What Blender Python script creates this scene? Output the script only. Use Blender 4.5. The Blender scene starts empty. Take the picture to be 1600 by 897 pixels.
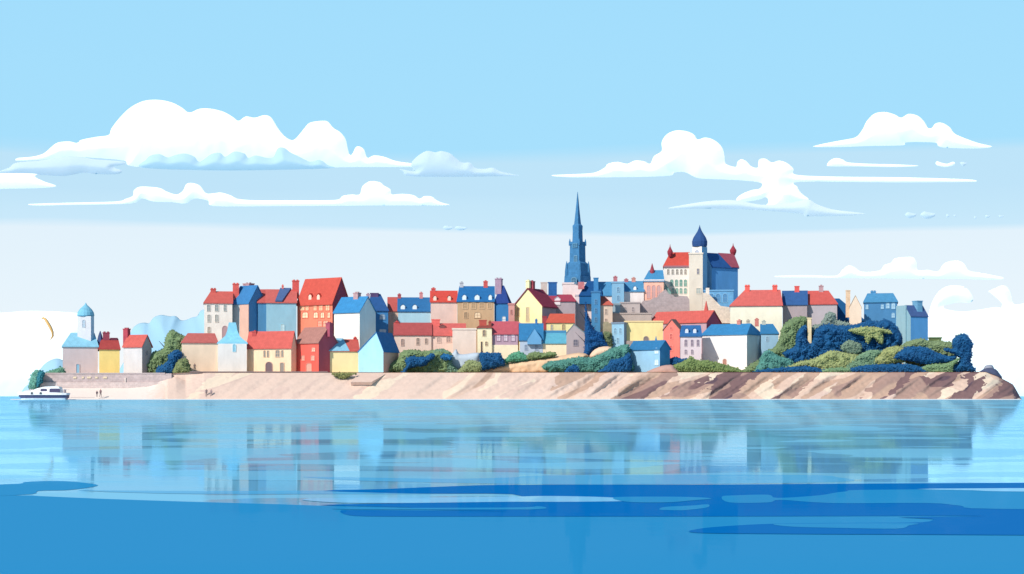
import bpy, bmesh, math, random
import numpy as np
from mathutils import Vector, noise as mn
random.seed(7); RNG = np.random.default_rng(7)
sc = bpy.context.scene; COL = sc.collection
F = 2667.0; HY = 619.0; CH = 0.8          # focal length (px of the 1600 px photo), horizon row, camera height
def zof(py, Y): return CH + (HY - py) * Y / F
def at(px, py, Y): return ((px - 800) / F * Y, Y, zof(py, Y))
def kx(px): return (px - 800) / F
def rad(a): return math.radians(a)

# ------------------------------------------------------------------ materials
def lin(h):
    h = h.lstrip('#'); out = []
    for i in (0, 2, 4):
        c = int(h[i:i+2], 16) / 255
        out.append(c/12.92 if c <= .04045 else ((c+.055)/1.055)**2.4)
    return out
MATS = {}
def nodes(name):
    m = bpy.data.materials.new(name); m.use_nodes = True
    nt = m.node_tree; nt.nodes.clear()
    out = nt.nodes.new('ShaderNodeOutputMaterial'); b = nt.nodes.new('ShaderNodeBsdfPrincipled')
    nt.links.new(b.outputs[0], out.inputs[0])
    return m, nt, b
def N(nt, t, **k):
    n = nt.nodes.new(t)
    for a, v in k.items():
        if a.startswith('i_'): n.inputs[a[2:].replace('_', ' ')].default_value = v
        else: setattr(n, a, v)
    return n
ILL = {'wall': (1.0,1.07,1.12), 'roof': (1.36,1.22,1.25), 'trim': (1.02,1.1,1.15), 'stone': (.93,1.0,1.05), 'leaf': (.98,.98,.82), 'glass': (1.,1.08,1.12)}
def mat(hexc, kind='wall'):
    key = (hexc, kind)
    if key in MATS: return MATS[key]
    m, nt, b = nodes(kind + '_' + hexc); L = nt.links.new
    c = [min(.86, v / i) for v, i in zip(lin(hexc), ILL.get(kind, (1,1,1)))]
    geo = N(nt, 'ShaderNodeNewGeometry')
    if kind in ('wall', 'stone', 'roof'):
        mp = N(nt, 'ShaderNodeMapping'); L(geo.outputs['Position'], mp.inputs[0])
        mp.inputs['Scale'].default_value = (1, 1, 1.0 if kind != 'wall' else .45)
        n1 = N(nt, 'ShaderNodeTexNoise', i_Scale=.55 if kind == 'wall' else 1.1, i_Detail=6.0, i_Roughness=.65); L(mp.outputs[0], n1.inputs[0])
        cr = N(nt, 'ShaderNodeMapRange'); cr.inputs[1].default_value = .3; cr.inputs[2].default_value = .7
        amp = {'wall': .10, 'stone': .2, 'roof': .13}[kind]
        cr.inputs[3].default_value = 1 - amp; cr.inputs[4].default_value = 1 + amp * .6
        L(n1.outputs[0], cr.inputs[0])
        mul = N(nt, 'ShaderNodeVectorMath', operation='SCALE'); mul.inputs[0].default_value = c; L(cr.outputs[0], mul.inputs['Scale'])
        last = mul.outputs[0]
        if kind in ('roof', 'stone'):
            sep = N(nt, 'ShaderNodeSeparateXYZ'); L(geo.outputs['Position'], sep.inputs[0])
            # courses of tiles / masonry by height, joints by a brick pattern
            cmb = N(nt, 'ShaderNodeCombineXYZ')
            ad = N(nt, 'ShaderNodeMath', operation='ADD'); L(sep.outputs[0], ad.inputs[0])
            my = N(nt, 'ShaderNodeMath', operation='MULTIPLY'); my.inputs[1].default_value = .35; L(sep.outputs[1], my.inputs[0]); L(my.outputs[0], ad.inputs[1])
            L(ad.outputs[0], cmb.inputs[0]); L(sep.outputs[2], cmb.inputs[1])
            br = N(nt, 'ShaderNodeTexBrick'); L(cmb.outputs[0], br.inputs[0])
            br.inputs['Color1'].default_value = (1,1,1,1); br.inputs['Color2'].default_value = (.9,.9,.9,1)
            br.inputs['Mortar'].default_value = (.74,.74,.76,1)
            br.inputs['Scale'].default_value = 1.0
            br.inputs['Brick Width'].default_value = .42 if kind == 'roof' else .9; br.inputs['Row Height'].default_value = .34 if kind == 'roof' else .45
            br.inputs['Mortar Size'].default_value = .035; br.inputs['Mortar Smooth'].default_value = .3
            mx = N(nt, 'ShaderNodeMix', data_type='RGBA', blend_type='MULTIPLY'); mx.inputs[0].default_value = .6
            L(last, mx.inputs[6]); L(br.outputs[0], mx.inputs[7]); last = mx.outputs[2]
            bp = N(nt, 'ShaderNodeBump'); bp.inputs['Strength'].default_value = .3; bp.inputs['Distance'].default_value = .05
            L(br.outputs[0], bp.inputs['Height']); L(bp.outputs[0], b.inputs['Normal'])
        else:
            n2 = N(nt, 'ShaderNodeTexNoise', i_Scale=5.0, i_Detail=4.0); L(geo.outputs['Position'], n2.inputs[0])
            bp = N(nt, 'ShaderNodeBump'); bp.inputs['Strength'].default_value = .25; bp.inputs['Distance'].default_value = .06
            L(n2.outputs[0], bp.inputs['Height']); L(bp.outputs[0], b.inputs['Normal'])
        L(last, b.inputs['Base Color']); b.inputs['Roughness'].default_value = .85; b.inputs['Specular IOR Level'].default_value = .2
    elif kind == 'leaf':
        n1 = N(nt, 'ShaderNodeTexNoise', i_Scale=.45, i_Detail=3.0); L(geo.outputs['Position'], n1.inputs[0])
        ad = N(nt, 'ShaderNodeMath', operation='MULTIPLY_ADD'); L(geo.outputs['Random Per Island'], ad.inputs[0]); ad.inputs[1].default_value = .45
        L(n1.outputs[0], ad.inputs[2])
        cr = N(nt, 'ShaderNodeValToRGB'); L(ad.outputs[0], cr.inputs[0])
        e = cr.color_ramp.elements
        e[0].position = .35; e[0].color = (c[0]*.85, c[1]*.86, c[2]*.88, 1)
        e[1].position = 1.05 if False else 1.0; e[1].color = (min(1,c[0]*1.18), min(1,c[1]*1.15), min(1,c[2]*1.08), 1)
        L(cr.outputs[0], b.inputs['Base Color']); b.inputs['Roughness'].default_value = .7; b.inputs['Specular IOR Level'].default_value = .2
    elif kind == 'glass':
        b.inputs['Base Color'].default_value = (*c, 1); b.inputs['Roughness'].default_value = .15; b.inputs['Specular IOR Level'].default_value = .5
    else:
        n1 = N(nt, 'ShaderNodeTexNoise', i_Scale=2.0, i_Detail=3.0); L(geo.outputs['Position'], n1.inputs[0])
        cr = N(nt, 'ShaderNodeMapRange'); cr.inputs[3].default_value = .92; cr.inputs[4].default_value = 1.06; L(n1.outputs[0], cr.inputs[0])
        mul = N(nt, 'ShaderNodeVectorMath', operation='SCALE'); mul.inputs[0].default_value = c; L(cr.outputs[0], mul.inputs['Scale'])
        L(mul.outputs[0], b.inputs['Base Color']); b.inputs['Roughness'].default_value = .6
    MATS[key] = m
    return m

# ------------------------------------------------------------------ objects
OFF = {}
def tag(o, label=None, cat=None, group=None, kind=None):
    if label: o['label'] = label
    if cat: o['category'] = cat
    if group: o['group'] = group
    if kind: o['kind'] = kind
    return o
def empty(name, loc, label, cat, group=None):
    o = bpy.data.objects.new(name, None); COL.objects.link(o); o.location = loc; o.empty_display_size = .5
    OFF[o.name] = Vector(loc); return tag(o, label, cat, group)
def mesh(name, verts, faces, mats, parent=None, smooth=False, midx=None, recalc=True, origin=None):
    """verts in world space; parts are stored relative to their thing"""
    off = OFF[parent.name] if parent else Vector(origin if origin is not None else (0, 0, 0))
    me = bpy.data.meshes.new(name)
    me.from_pydata([tuple(Vector(v) - off) for v in verts], [], [tuple(f) for f in faces])
    if not isinstance(mats, (list, tuple)): mats = [mats]
    for m in mats: me.materials.append(m)
    if midx: me.polygons.foreach_set('material_index', midx)
    if recalc:
        bm = bmesh.new(); bm.from_mesh(me); bmesh.ops.recalc_face_normals(bm, faces=bm.faces); bm.to_mesh(me); bm.free()
    if smooth: me.polygons.foreach_set('use_smooth', [True] * len(me.polygons))
    o = bpy.data.objects.new(name, me); COL.objects.link(o)
    if parent: o.parent = parent
    else: o.location = off
    OFF[o.name] = off
    return o
class MB:
    def __init__(s): s.v = []; s.f = []; s.m = []
    def add(s, v, f, mi=0):
        n = len(s.v); s.v += [tuple(x) for x in v]; s.f += [tuple(i + n for i in q) for q in f]; s.m += [mi] * len(f); return s
    def box(s, c, a, b, w, d, z0, z1, mi=0, taper=1.0):
        """box centred on c (x, y) with axes a, b"""
        vs = []
        for z, t in ((z0, 1.0), (z1, taper)):
            for i, j in ((-1,-1), (1,-1), (1,1), (-1,1)):
                vs.append((c[0] + a[0]*w/2*i*t + b[0]*d/2*j*t, c[1] + a[1]*w/2*i*t + b[1]*d/2*j*t, z))
        return s.add(vs, [(0,1,2,3), (4,5,6,7), (0,1,5,4), (1,2,6,5), (2,3,7,6), (3,0,4,7)], mi)
    def lathe(s, c, prof, n=12, rot=0., mi=0):
        """rings of n corners; prof = [(radius, z)]"""
        vs = []
        for r, z in prof:
            for i in range(n):
                t = rot + 2*math.pi*i/n; vs.append((c[0] + r*math.cos(t), c[1] + r*math.sin(t), z))
        fs = [(k*n+i, k*n+(i+1)%n, (k+1)*n+(i+1)%n, (k+1)*n+i) for k in range(len(prof)-1) for i in range(n)]
        fs.append(tuple(range(n))); fs.append(tuple(range((len(prof)-1)*n, len(prof)*n)))
        return s.add(vs, fs, mi)
    def build(s, name, mats, parent=None, **k):
        return mesh(name, s.v, s.f, mats, parent, midx=s.m, **k)

# ------------------------------------------------------------------ lie of the land
def interp(x, pts):
    if x <= pts[0][0]: return pts[0][1]
    for (a, u), (b, v) in zip(pts, pts[1:]):
        if x <= b: return u + (v - u) * (x - a) / (b - a)
    return pts[-1][1]
TOP = [(40,624),(46,606),(60,590),(66,584),(250,584),(300,582),(900,581.5),(1540,581),(1558,588),(1574,596),(1583,601),(1590,613),(1597,626)]
RISE = [(285,0),(312,38),(400,50),(620,52),(760,58),(880,78),(990,104),(1150,104),(1230,80),(1330,60),(1400,52),(1440,24),(1480,0)]
YS, YT = 380.0, 389.0
def sm(t): t = max(0., min(1., t)); return t*t*(3-2*t)
def ground_z(x, Y):
    px = 800 + F * x / Y
    return zof(interp(px, TOP), 390) + interp(px, RISE) * .15 * sm((Y - 404) / 50.)

# ------------------------------------------------------------------ buildings
def solve(P, d, k): return (k * P[1] - P[0]) / (d[0] - k * d[1])
class Fr: pass
GRP = 'houses and halls of the old town'
def frame(x0, x1, Y, xs=None, th=38, d=8.):
    f = Fr(); f.Y = Y; km = kx((x0 + x1) / 2); right = xs is not None and xs > x1; left = xs is not None and xs < x0
    phi = -math.atan(km) + (-rad(th) if right else rad(th) if left else 0)
    a = (math.cos(phi), math.sin(phi)); b = (-a[1], a[0])
    if right:
        C = (kx(x1)*Y, Y); w = solve(C, (-a[0], -a[1]), kx(x0)); d = min(22, solve(C, b, kx(xs))); O = (C[0]-w*a[0], C[1]-w*a[1])
    else:
        O = (kx(x0)*Y, Y); w = solve(O, a, kx(x1))
        if left: d = min(22, solve(O, b, kx(xs)))
    f.a, f.b, f.O, f.w, f.d, f.phi = a, b, O, w, d, phi
    f.P = lambda lx, ly, z: (O[0]+lx*a[0]+ly*b[0], O[1]+lx*a[1]+ly*b[1], z)
    return f
def block(root, x0, x1, ye, yr, Y, xs=None, th=38, d=8., wall='#eeeeee', roof='#e46055', axis='x', hl=0, hr=0, apex=.5,
          base=None, over=.3, flat=False, side=None, wn='wall', rn='roof', rkind='roof', wkind='wall', noroof=False, thick=.22):
    f = frame(x0, x1, Y, xs, th, d); w, d, P = f.w, f.d, f.P; s = Y / F; f.root = root
    cs = [P(0,0,0), P(w,0,0), P(w,d,0), P(0,d,0)]
    zb = min(ground_z(c[0], c[1]) for c in cs) - .15 if base is None else zof(base, Y)
    f.ze = ze = zof(ye, Y); f.zb = zb
    if axis == 'x': U, V = w, d; L = lambda u, v, z: P(u, v, z); yrd = P(w/2, d/2, 0)[1]; zr = zof(yr, yrd)
    else: U, V = d, w; L = lambda u, v, z: P(v, u, z); zr = zof(yr, Y)
    f.zr = zr; f.axis = axis; hl *= s; hr *= s
    if flat: zr = ze
    vs = [L(0,0,zb), L(U,0,zb), L(U,V,zb), L(0,V,zb), L(0,0,ze), L(U,0,ze), L(U,V,ze), L(0,V,ze)]
    fs = [(0,1,5,4), (2,3,7,6)]; mi = [0, 0]
    if hl == 0 and not flat: vs.append(L(0, V*apex, zr-.03)); fs.append((3,0,4,len(vs)-1,7))
    else: fs.append((3,0,4,7))
    mi.append(0)
    if hr == 0 and not flat: vs.append(L(U, V*apex, zr-.03)); fs.append((1,2,6,len(vs)-1,5))
    else: fs.append((1,2,6,5))
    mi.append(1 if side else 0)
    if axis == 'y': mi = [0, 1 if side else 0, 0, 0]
    fs += [(0,1,2,3), (4,5,6,7)]; mi += [0, 0]
    if flat or True:
        pass
    mats = [mat(wall, wkind)] + ([mat(side, wkind)] if side else [])  # side tone mostly paints shade onto the wall turned from the sun
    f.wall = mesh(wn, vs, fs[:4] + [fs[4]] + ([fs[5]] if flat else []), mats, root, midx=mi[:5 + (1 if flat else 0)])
    if noroof: f.roof = None; return f
    if flat:
        mb = MB(); c = P(w/2, d/2, 0)
        mb.box(c, f.a, f.b, w+.3, d+.3, ze-.05, ze+.35); f.roof = mb.build(rn, mat(roof, 'trim'), root); return f
    oe = over * .7
    sl = (zr - ze) / (V * .5); dz = .14
    ez0, ez1 = ze - over * sl * .5 + dz, ze - over * sl * .5 + dz
    E = [L(-oe,-over,ez0), L(U+oe,-over,ez0), L(U+oe,V+over,ez1), L(-oe,V+over,ez1)]
    R = [L(hl if hl else -oe, V*apex, zr+dz), L(U-hr if hr else U+oe, V*apex, zr+dz)]
    top = E + R; bot = [(p[0], p[1], p[2]-thick) for p in top]
    v2 = top + bot; q = [(0,1,5,4), (2,3,4,5)]
    if hl: q.append((3,0,4))
    if hr: q.append((1,2,5))
    fs = list(q) + [tuple(i+6 for i in reversed(t)) for t in q]
    edges = [(0,1), (2,3)] + ([(3,0)] if hl else [(3,4), (4,0)]) + ([(1,2)] if hr else [(1,5), (5,2)])
    fs += [(i, j, j+6, i+6) for i, j in edges]
    f.roof = mesh(rn, v2, fs, mat(roof, rkind), root)
    # ridge cap
    return f
def house(label, x0, x1, ye, yr, Y, name='house', cat='house', **k):
    f0 = frame(x0, x1, Y, k.get('xs'), k.get('th', 38), k.get('d', 8.)); c = f0.P(f0.w/2, f0.d/2, 0)
    root = empty(name, (c[0], c[1], ground_z(c[0], c[1])), label, cat, GRP)
    return block(root, x0, x1, ye, yr, Y, **k)
def chimney(f, xa, xb, yt, col='#c9605c', lf=.5, zlow=None, pots=True, name='chimney'):
    O = f.P(0, f.d*lf, 0); t0 = solve(O, f.a, kx(xa)); t1 = solve(O, f.a, kx(xb)); w = t1 - t0
    c = f.P((t0+t1)/2, f.d*lf, 0); zt = zof(yt, c[1]); zl = max(f.ze, f.zr - 2.2) if zlow is None else zof(zlow, c[1])
    mb = MB(); dp = max(.8, w*.75); ph = .24 if pots else 0
    mb.box(c, f.a, f.b, w*.88, dp, zl, zt-ph-.22)
    mb.box(c, f.a, f.b, w, dp+.16, zt-ph-.222, zt-ph)
    if pots:
        n = 2 if w > 1.3 else 1
        for i in range(n):
            o = (i - (n-1)/2) * w * .45
            mb.lathe((c[0]+f.a[0]*o, c[1]+f.a[1]*o), [(min(.28,w*.3), zt-ph-.01), (min(.24,w*.26), zt-.08), (min(.28,w*.3), zt)], 8)
    return mb.build(name, mat(col, 'stone'), f.roof or f.root)
def arch(w, h, r=.5, n=5):
    """outline of an opening, rounded on top: x in -w/2..w/2, z in 0..h"""
    rr = min(w/2, h*.45) * r
    pts = [(-w/2, 0), (w/2, 0)]
    for i in range(n+1): t = math.pi/2*i/n; pts.append((w/2-rr+rr*math.cos(t), h-rr+rr*math.sin(t)))
    for i in range(n+1): t = math.pi/2*(1+i/n); pts.append((-w/2+rr+rr*math.cos(t), h-rr+rr*math.sin(t)))
    return pts
def opening(f, xc, y0, y1, wpx, col='#7f8f92', frc=None, side=False, r=.6, name='window', ly=0.):
    """window or door: a projecting surround with a pane set back inside it"""
    if side: O, A, B = f.P(f.w, 0, 0), f.b, (-f.a[0], -f.a[1])
    else: O, A, B = f.P(0, ly, 0), f.a, f.b
    t = solve(O, A, kx(xc)); cx, cy = O[0]+A[0]*t, O[1]+A[1]*t; s = cy / F
    ang = abs(A[0] - kx(xc)*A[1])
    w = wpx*s/max(.45, ang); h = (y1-y0)*s; z0 = zof(y1, cy); fw = min(.14, w*.18)
    def pt(u, v, z): return (cx+A[0]*u+B[0]*v, cy+A[1]*u+B[1]*v, z0+z)
    o = arch(w+2*fw, h+2*fw, r); i = arch(w, h, r); n = len(o)
    vs = []
    for (u, z), v in [(p, -.12) for p in o] + [(p, .05) for p in o]: vs.append(pt(u, v, z-fw))
    for (u, z), v in [(p, -.12) for p in i] + [(p, .05) for p in i]: vs.append(pt(u, v, z))
    fs = []
    for k in range(n):
        j = (k+1) % n
        fs += [(k, j, 2*n+j, 2*n+k), (k, j, n+j, n+k), (2*n+k, 2*n+j, 3*n+j, 3*n+k)]
    wal = frc or '#d8d2cf'
    fr = mesh(name, vs, fs, mat(wal, 'trim'), f.root)
    pv = [pt(u, -.03, z) for u, z in i] + [pt(u, .05, z) for u, z in i]
    pf = [tuple(range(n)), tuple(range(n, 2*n))] + [(k, (k+1)%n, n+(k+1)%n, n+k) for k in range(n)]
    mesh('pane' if name == 'window' else 'door_leaf', pv, pf, mat(col, 'glass' if name == 'window' else 'trim'), fr)
    if name == 'window' and w > .45:   # glazing bar
        mb = MB(); c = (cx-B[0]*.05, cy-B[1]*.05)
        mb.box(c, A, B, .06, .06, z0, z0+h*.96)
        mb.box(c, A, B, w, .05, z0+h*.5-.03, z0+h*.5+.03)
        mb.build('glazing_bar', mat(wal, 'trim'), fr)
    return fr
def dormer(f, xc, y0, y1, wpx, col='#dfeef6', rc='#4a7fb5', wc='#c9d8e4'):
    t = solve(f.P(0, 0, 0), f.a, kx(xc)); c0 = f.P(t, 0, 0); s = c0[1]/F
    z1 = zof(y1, c0[1]+1); z0 = zof(y0, c0[1]+1); w = wpx*s
    g = lambda z: max(0., (z-f.ze)/max(.1, f.zr-f.ze)*f.d/2)
    l0 = g(z1)-.15; l1 = min(f.d/2, g(z0)+.3)
    O = f.P(0, l0, 0); t = solve(O, f.a, kx(xc))
    P = f.P; hw = w/2+.12; zt = z0; zm = z1+(z0-z1)*.72
    vs = [P(t-hw,l0,z1-.2), P(t+hw,l0,z1-.2), P(t+hw,l0,zm), P(t,l0,zt), P(t-hw,l0,zm)]
    vs += [P(t-hw,l1,z1-.2), P(t+hw,l1,z1-.2), P(t+hw,l1,zm), P(t,l1,zt), P(t-hw,l1,zm)]
    dm = mesh('dormer', vs, [(0,1,2,3,4), (5,6,7,8,9), (0,4,9,5), (1,2,7,6), (0,1,6,5)], mat(wc, 'trim'), f.root)
    r = .12
    vs = [P(t-hw-r,l0-r,zm-.1), P(t,l0-r,zt+.1), P(t+hw+r,l0-r,zm-.1), P(t-hw-r,l1,zm-.1), P(t,l1,zt+.1), P(t+hw+r,l1,zm-.1)]
    vs += [(p[0],p[1],p[2]-.1) for p in vs]
    mesh('dormer_roof', vs, [(0,1,4,3), (1,2,5,4), (6,7,10,9), (7,8,11,10), (0,1,7,6), (1,2,8,7), (3,4,10,9), (4,5,11,10), (0,3,9,6), (2,5,11,8)], mat(rc, 'roof'), dm)
    pw = hw-.12
    a_ = arch(pw*2, (zm-z1)*1.05+.1, .9)
    pv = [P(t+u, l0-.05, z1+z) for u, z in a_] + [P(t+u, l0+.05, z1+z) for u, z in a_]; n = len(a_)
    mesh('pane', pv, [tuple(range(n)), tuple(range(n,2*n))] + [(k,(k+1)%n,n+(k+1)%n,n+k) for k in range(n)], mat(col, 'glass'), dm)
def spirecap(f, lx, ly, prof, col, n=4, rot=None, name='spire', kind='roof', parent=None, smooth=False):
    c = f.P(lx, ly, 0); rot = f.phi + math.pi/n if rot is None else rot
    mb = MB(); mb.lathe(c, prof, n, rot); return mb.build(name, mat(col, kind), parent or f.root, smooth=smooth)
def pxs(f, px, ly=0.): return solve(f.P(0, ly, 0), f.a, kx(px))



# ================================================================== front row (along the quay)
FR = 396
# pale church on the left
h = house('small mauve church with pale blue roof and domed corner tower, leftmost building', 98, 153, 541, 521, FR, name='chapel', cat='church', wall='#cfc2c6', roof='#a4d8f2', hl=12, hr=5, d=9)
opening(h, 121.5, 569, 583, 4.5, '#8cc4e6', '#cfc2c6', name='door')
f = block(h.root, 121, 142, 494, 488, FR+3, xs=147, th=28, d=4, base=541, wall='#d0d2da', roof='#a4d8f2', side='#9fcfe8', noroof=True, wn='tower', hl=1, hr=1)
cc = at(134, 490, FR+5); c = (cc[0], cc[1]); s = c[1]/F
mb = MB(); mb.lathe(c, [(12.4*s, zof(494.5,FR+5)), (13.4*s, zof(493,FR+5)), (12.4*s, zof(488,FR+5)), (9.6*s, zof(483.5,FR+5)), (5.6*s, zof(479.5,FR+5)), (2.2*s, zof(476.5,FR+5)), (.04, zof(473,FR+5))], 16)
mb.build('dome', mat('#93cde9', 'roof'), h.root)
opening(f, 131, 500, 511, 4, '#9fb9cc', '#c8ccd6', r=1)
# yellow house
h = house('narrow butter yellow house with dark red roof between the pale church and the grey house', 155, 187, 545, 530, FR+1.5, wall='#fcd88c', roof='#c9504e', d=7, hl=3, hr=2)
chimney(h, 160, 172, 518, '#9c4a5c'); chimney(h, 172, 184, 528, '#7c4054', pots=False)
mb = MB(); c = h.P(pxs(h, 156.5), h.d*.5, 0); mb.lathe(c, [(.85, h.ze-.5), (.8, zof(534, FR+4)), (.45, zof(524, FR+4)), (.08, zof(517, FR+4))], 6)
mb.build('pinnacle', mat('#56618f', 'roof'), h.root)
# grey gabled house
h = house('light grey house with bright red roof and shade-painted end gable, right of the yellow house', 193, 222, 541, 524, FR, xs=237, th=36, wall='#d0d1d6', roof='#ec6c64', side='#b0a9ae')
chimney(h, 192+2, 202, 512, '#b04a5a', lf=.5)

opening(h, 229, 548, 555, 3, '#77798a', '#b0a9ae', side=True)
# cream cottage
h = house('long low cream cottage with salmon hipped roof, behind the lone figure on the quay', 284, 340, 535, 521.5, FR, wall='#f3d7bf', roof='#e0726c', hl=9, hr=4, d=7)

# white house with flared light-blue roof
h = house('white quay house with tall flared pale blue spire-like roof, between two cream cottages', 340.5, 385.5, 537, 525, FR+1, wall='#eae9e8', roof='#9fdcf8', noroof=True, hl=1, hr=1, d=6.5)
s_ = FR/F; c = h.P(h.w/2, h.d/2, 0)
mb = MB(); prof = [(24, 537.5), (23.5, 535), (17, 530), (11, 524), (8, 516), (6.5, 508), (5.6, 503)]
vs = []
for r, py in prof:
    for i, j in ((-1,-1), (1,-1), (1,1), (-1,1)):
        u, v = h.w/2 + i*r*s_, h.d/2 + j*r*s_*.9
        vs.append(h.P(u, v, zof(py, FR+1)))
n = len(prof)
mb.add(vs, [(4*k+i, 4*k+(i+1)%4, 4*k+4+(i+1)%4, 4*k+4+i) for k in range(n-1) for i in range(4)] + [(0,1,2,3), (4*n-4,4*n-3,4*n-2,4*n-1)])
mb.build('roof', mat('#a2dffa', 'roof'), h.root)
opening(h, 366, 538, 549, 4, '#93cfe6', '#b4e3f4', r=1); 
# cream cottage with arched door
h = house('cream cottage with coral red roof and dark arched door, left of the small red house', 386, 455, 541.5, 518.5, FR, xs=463, th=30, wall='#f4d6b8', roof='#ec6a62', side='#f4d6b8')
chimney(h, 395, 402, 516, '#b5504f'); 
for x in (413.5, 419): opening(h, x, 548, 558, 2.6, '#8c8a85', '#d9bda4')
for x, w in ((434, 6), (441.3, 2.6)): opening(h, x, 547.5, 557.5, w, '#8c8a85', '#d9bda4')
opening(h, 420.5, 566, 581.5, 10, '#6d5a64', '#b59a90', name='door', r=.9); opening(h, 441, 567, 581.5, 5.5, '#8d8784', '#d0b49c', name='door')
# small red house 3/4
h = house('small coral red house with mauve roof and shade-painted plum gable end, right of cream cottage', 462, 498, 535, 512, FR-1, xs=527, th=42, wall='#e8675c', roof='#c9867c', side='#b0586a', wn='wall')
chimney(h, 511, 518, 503, '#a8556a', lf=.5)
opening(h, 490, 543.5, 549, 5, '#f2c9b2', '#d98a7c', r=1); opening(h, 489, 556, 563, 5, '#e2b8a6', '#d98a7c'); opening(h, 474, 556, 563, 4, '#e2b8a6', '#d98a7c')
opening(h, 483, 568, 582, 8, '#cfa598', '#e0897c', name='door')
# yellow cottage
h = house('pale yellow quayside cottage with half blue half red roof, below tall white house', 500.5, 561, 548, 531, FR+2, wall='#f8e2b0', roof='#e2655c', hl=20, d=7, hr=1)
chimney(h, 552, 558, 526, '#c9524e')
vs = [h.P(pxs(h,503,0), -.35, h.ze-.1), h.P(pxs(h,546,0), -.35, h.ze-.05), h.P(pxs(h,536,h.d/2), h.d/2, h.zr+.25), h.P(pxs(h,519,h.d/2), h.d/2, h.zr+.25)]
vs += [(p[0], p[1]+.03, p[2]+.12) for p in vs]
mesh('roof_panel', vs, [(0,1,2,3),(4,5,6,7),(0,1,5,4),(1,2,6,5),(2,3,7,6),(3,0,4,7)], mat('#9fd0ec', 'roof'), h.root)

# light blue gable house
h = house('sky blue gable fronted house with darker blue roof, above the slipway', 560, 599, 549, 519, FR, xs=623, th=24, axis='y', apex=.72, wall='#a6dcf6', roof='#3b7fbe', side='#d0b0a6', over=.2)

# blue house beside the beach bushes
h = house('light blue waterside house with dark blue curved roof and two round windows, among bushes', 983, 1031, 545, 533, 394, xs=1047, th=40, wall='#93c1e2', roof='#3a7fb4', side='#3f86b8', d=7)
opening(h, 1026, 544.5, 552, 5.5, '#d6ecf8', '#b5d8ee', r=1); opening(h, 1026, 562, 570, 5.5, '#d6ecf8', '#b5d8ee', r=1)
mb = MB(); c = h.P(pxs(h, 1025, h.d/2), h.d/2, 0); mb.lathe(c, [(.3, h.zr-.2), (.2, zof(530, 397)), (.03, zof(525, 397))], 6); mb.build('finial', mat('#3a7fb4', 'trim'), h.root)

# ================================================================== middle row
MR = 413
h = house('low terrace house with dull red roof and three dark windows, above large olive bush', 616, 674, 523, 505, MR, wall='#e6cfc4', roof='#cb5c5c', d=8)
chimney(h, 617, 624, 501, '#b9504f'); opening(h, 653, 528.5, 538.5, 4.2, '#8e8078', '#d9bfb2'); opening(h, 666, 529, 537, 3.6, '#8e8078', '#d9bfb2'); opening(h, 629, 530, 540, 4, '#a08c86', '#d0b4a8')
h = house('terrace house with salmon roof, broad rounded chimney and brown dormer, left of pale block', 674, 727, 524, 506, MR+1, wall='#e8cdc2', roof='#f0716c', d=8)
chimney(h, 674, 688, 499, '#f0716c', pots=False); opening(h, 686, 527, 535, 6, '#bfa79e', '#e2c8bd'); opening(h, 701, 526, 534.5, 6.5, '#a8928c', '#e2c8bd')
dormer(h, 691.5, 507, 513, 8, '#7c4a48', '#9a4c4a', '#b05550')
h = house('plain pale pink flat topped block standing left of the narrow cream house', 707, 744, 515, 513, MR-2, flat=True, wall='#e8d5ca', roof='#ecdccf', d=7, name='house')
h = house('narrow cream house with brown red domed chimneys, between pale block and mauve house', 746, 768.5, 512, 509, MR-2, wall='#fbe8c8', roof='#b5584e', hl=3, hr=3, d=6)
chimney(h, 748, 761, 500, '#b5584e', pots=False); chimney(h, 763, 768, 501, '#a0524a'); opening(h, 756.5, 516, 525, 4.5, '#7a6f6b', '#e6cfa8'); opening(h, 760, 534, 540, 3.4, '#7a6f6b', '#e6cfa8'); opening(h, 752.5, 534, 552, 2.4, '#55504f', '#e6cfa8', name='door', r=0)
h = house('mauve house with rose red roof, cream ground floor and three pale windows', 769, 809, 521.5, 503, MR-1, wall='#b39ab0', roof='#dc6470', d=7)
for x in (779, 790, 801.5): opening(h, x, 522.5, 532.5, 5.2, '#dccddc', '#a58aa0')
mb = MB(); c = h.P(h.w/2, -.1, 0); mb.box(c, h.a, h.b, h.w+.1, .3, h.zb, zof(539, MR-1)); mb.build('ground_floor', mat('#fbe6cc'), h.root)
chimney(h, 807, 814, 503, '#dd96a4', zlow=520)
h = house('blue roofed house with small pointed dormer gable, between mauve house and teal roofed cottage', 812, 848, 531, 506, MR-3, wall='#b4c6dc', roof='#3f86bc', d=8)
chimney(h, 836, 840, 498, '#3b78b0')
f2 = block(h.root, 824, 846, 530, 513, MR-4.2, d=3, axis='y', wall='#6aa6d6', roof='#4a90c6', wn='dormer', rn='dormer_roof', over=.1, base=538)
opening(h, 822, 539, 547, 4, '#8398b4', '#a9bcd4'); opening(h, 838, 539, 547, 4, '#8398b4', '#a9bcd4')
h = house('cream cottage with turquoise roof, below the yellow house with orange roof', 848, 885, 536, 520, MR-3, wall='#fbe3c6', roof='#70bad6', d=7)
mb = MB(); c = h.P(h.w/2, h.d*.5, 0); mb.box(c, h.a, h.b, h.w, .6, h.zr-.4, h.zr+.55); mb.build('ridge_wall', mat('#3f86b4', 'trim'), h.root)
h = house('grey mauve gable fronted house with one square window, left of the dark cypress', 885, 914, 521, 507, MR-5, axis='y', wall='#aea4aa', roof='#8c9aa0', d=9, apex=.4, over=.12)
opening(h, 899.5, 531, 540, 6.5, '#6c6c7c', '#a39aa2', r=.5)
h = house('low yellow house with orange red roof and two small windows, left of the church tower', 854, 897, 504, 491, MR+4, wall='#fbe3ad', roof='#ea6652', d=8, hl=5)
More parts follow.
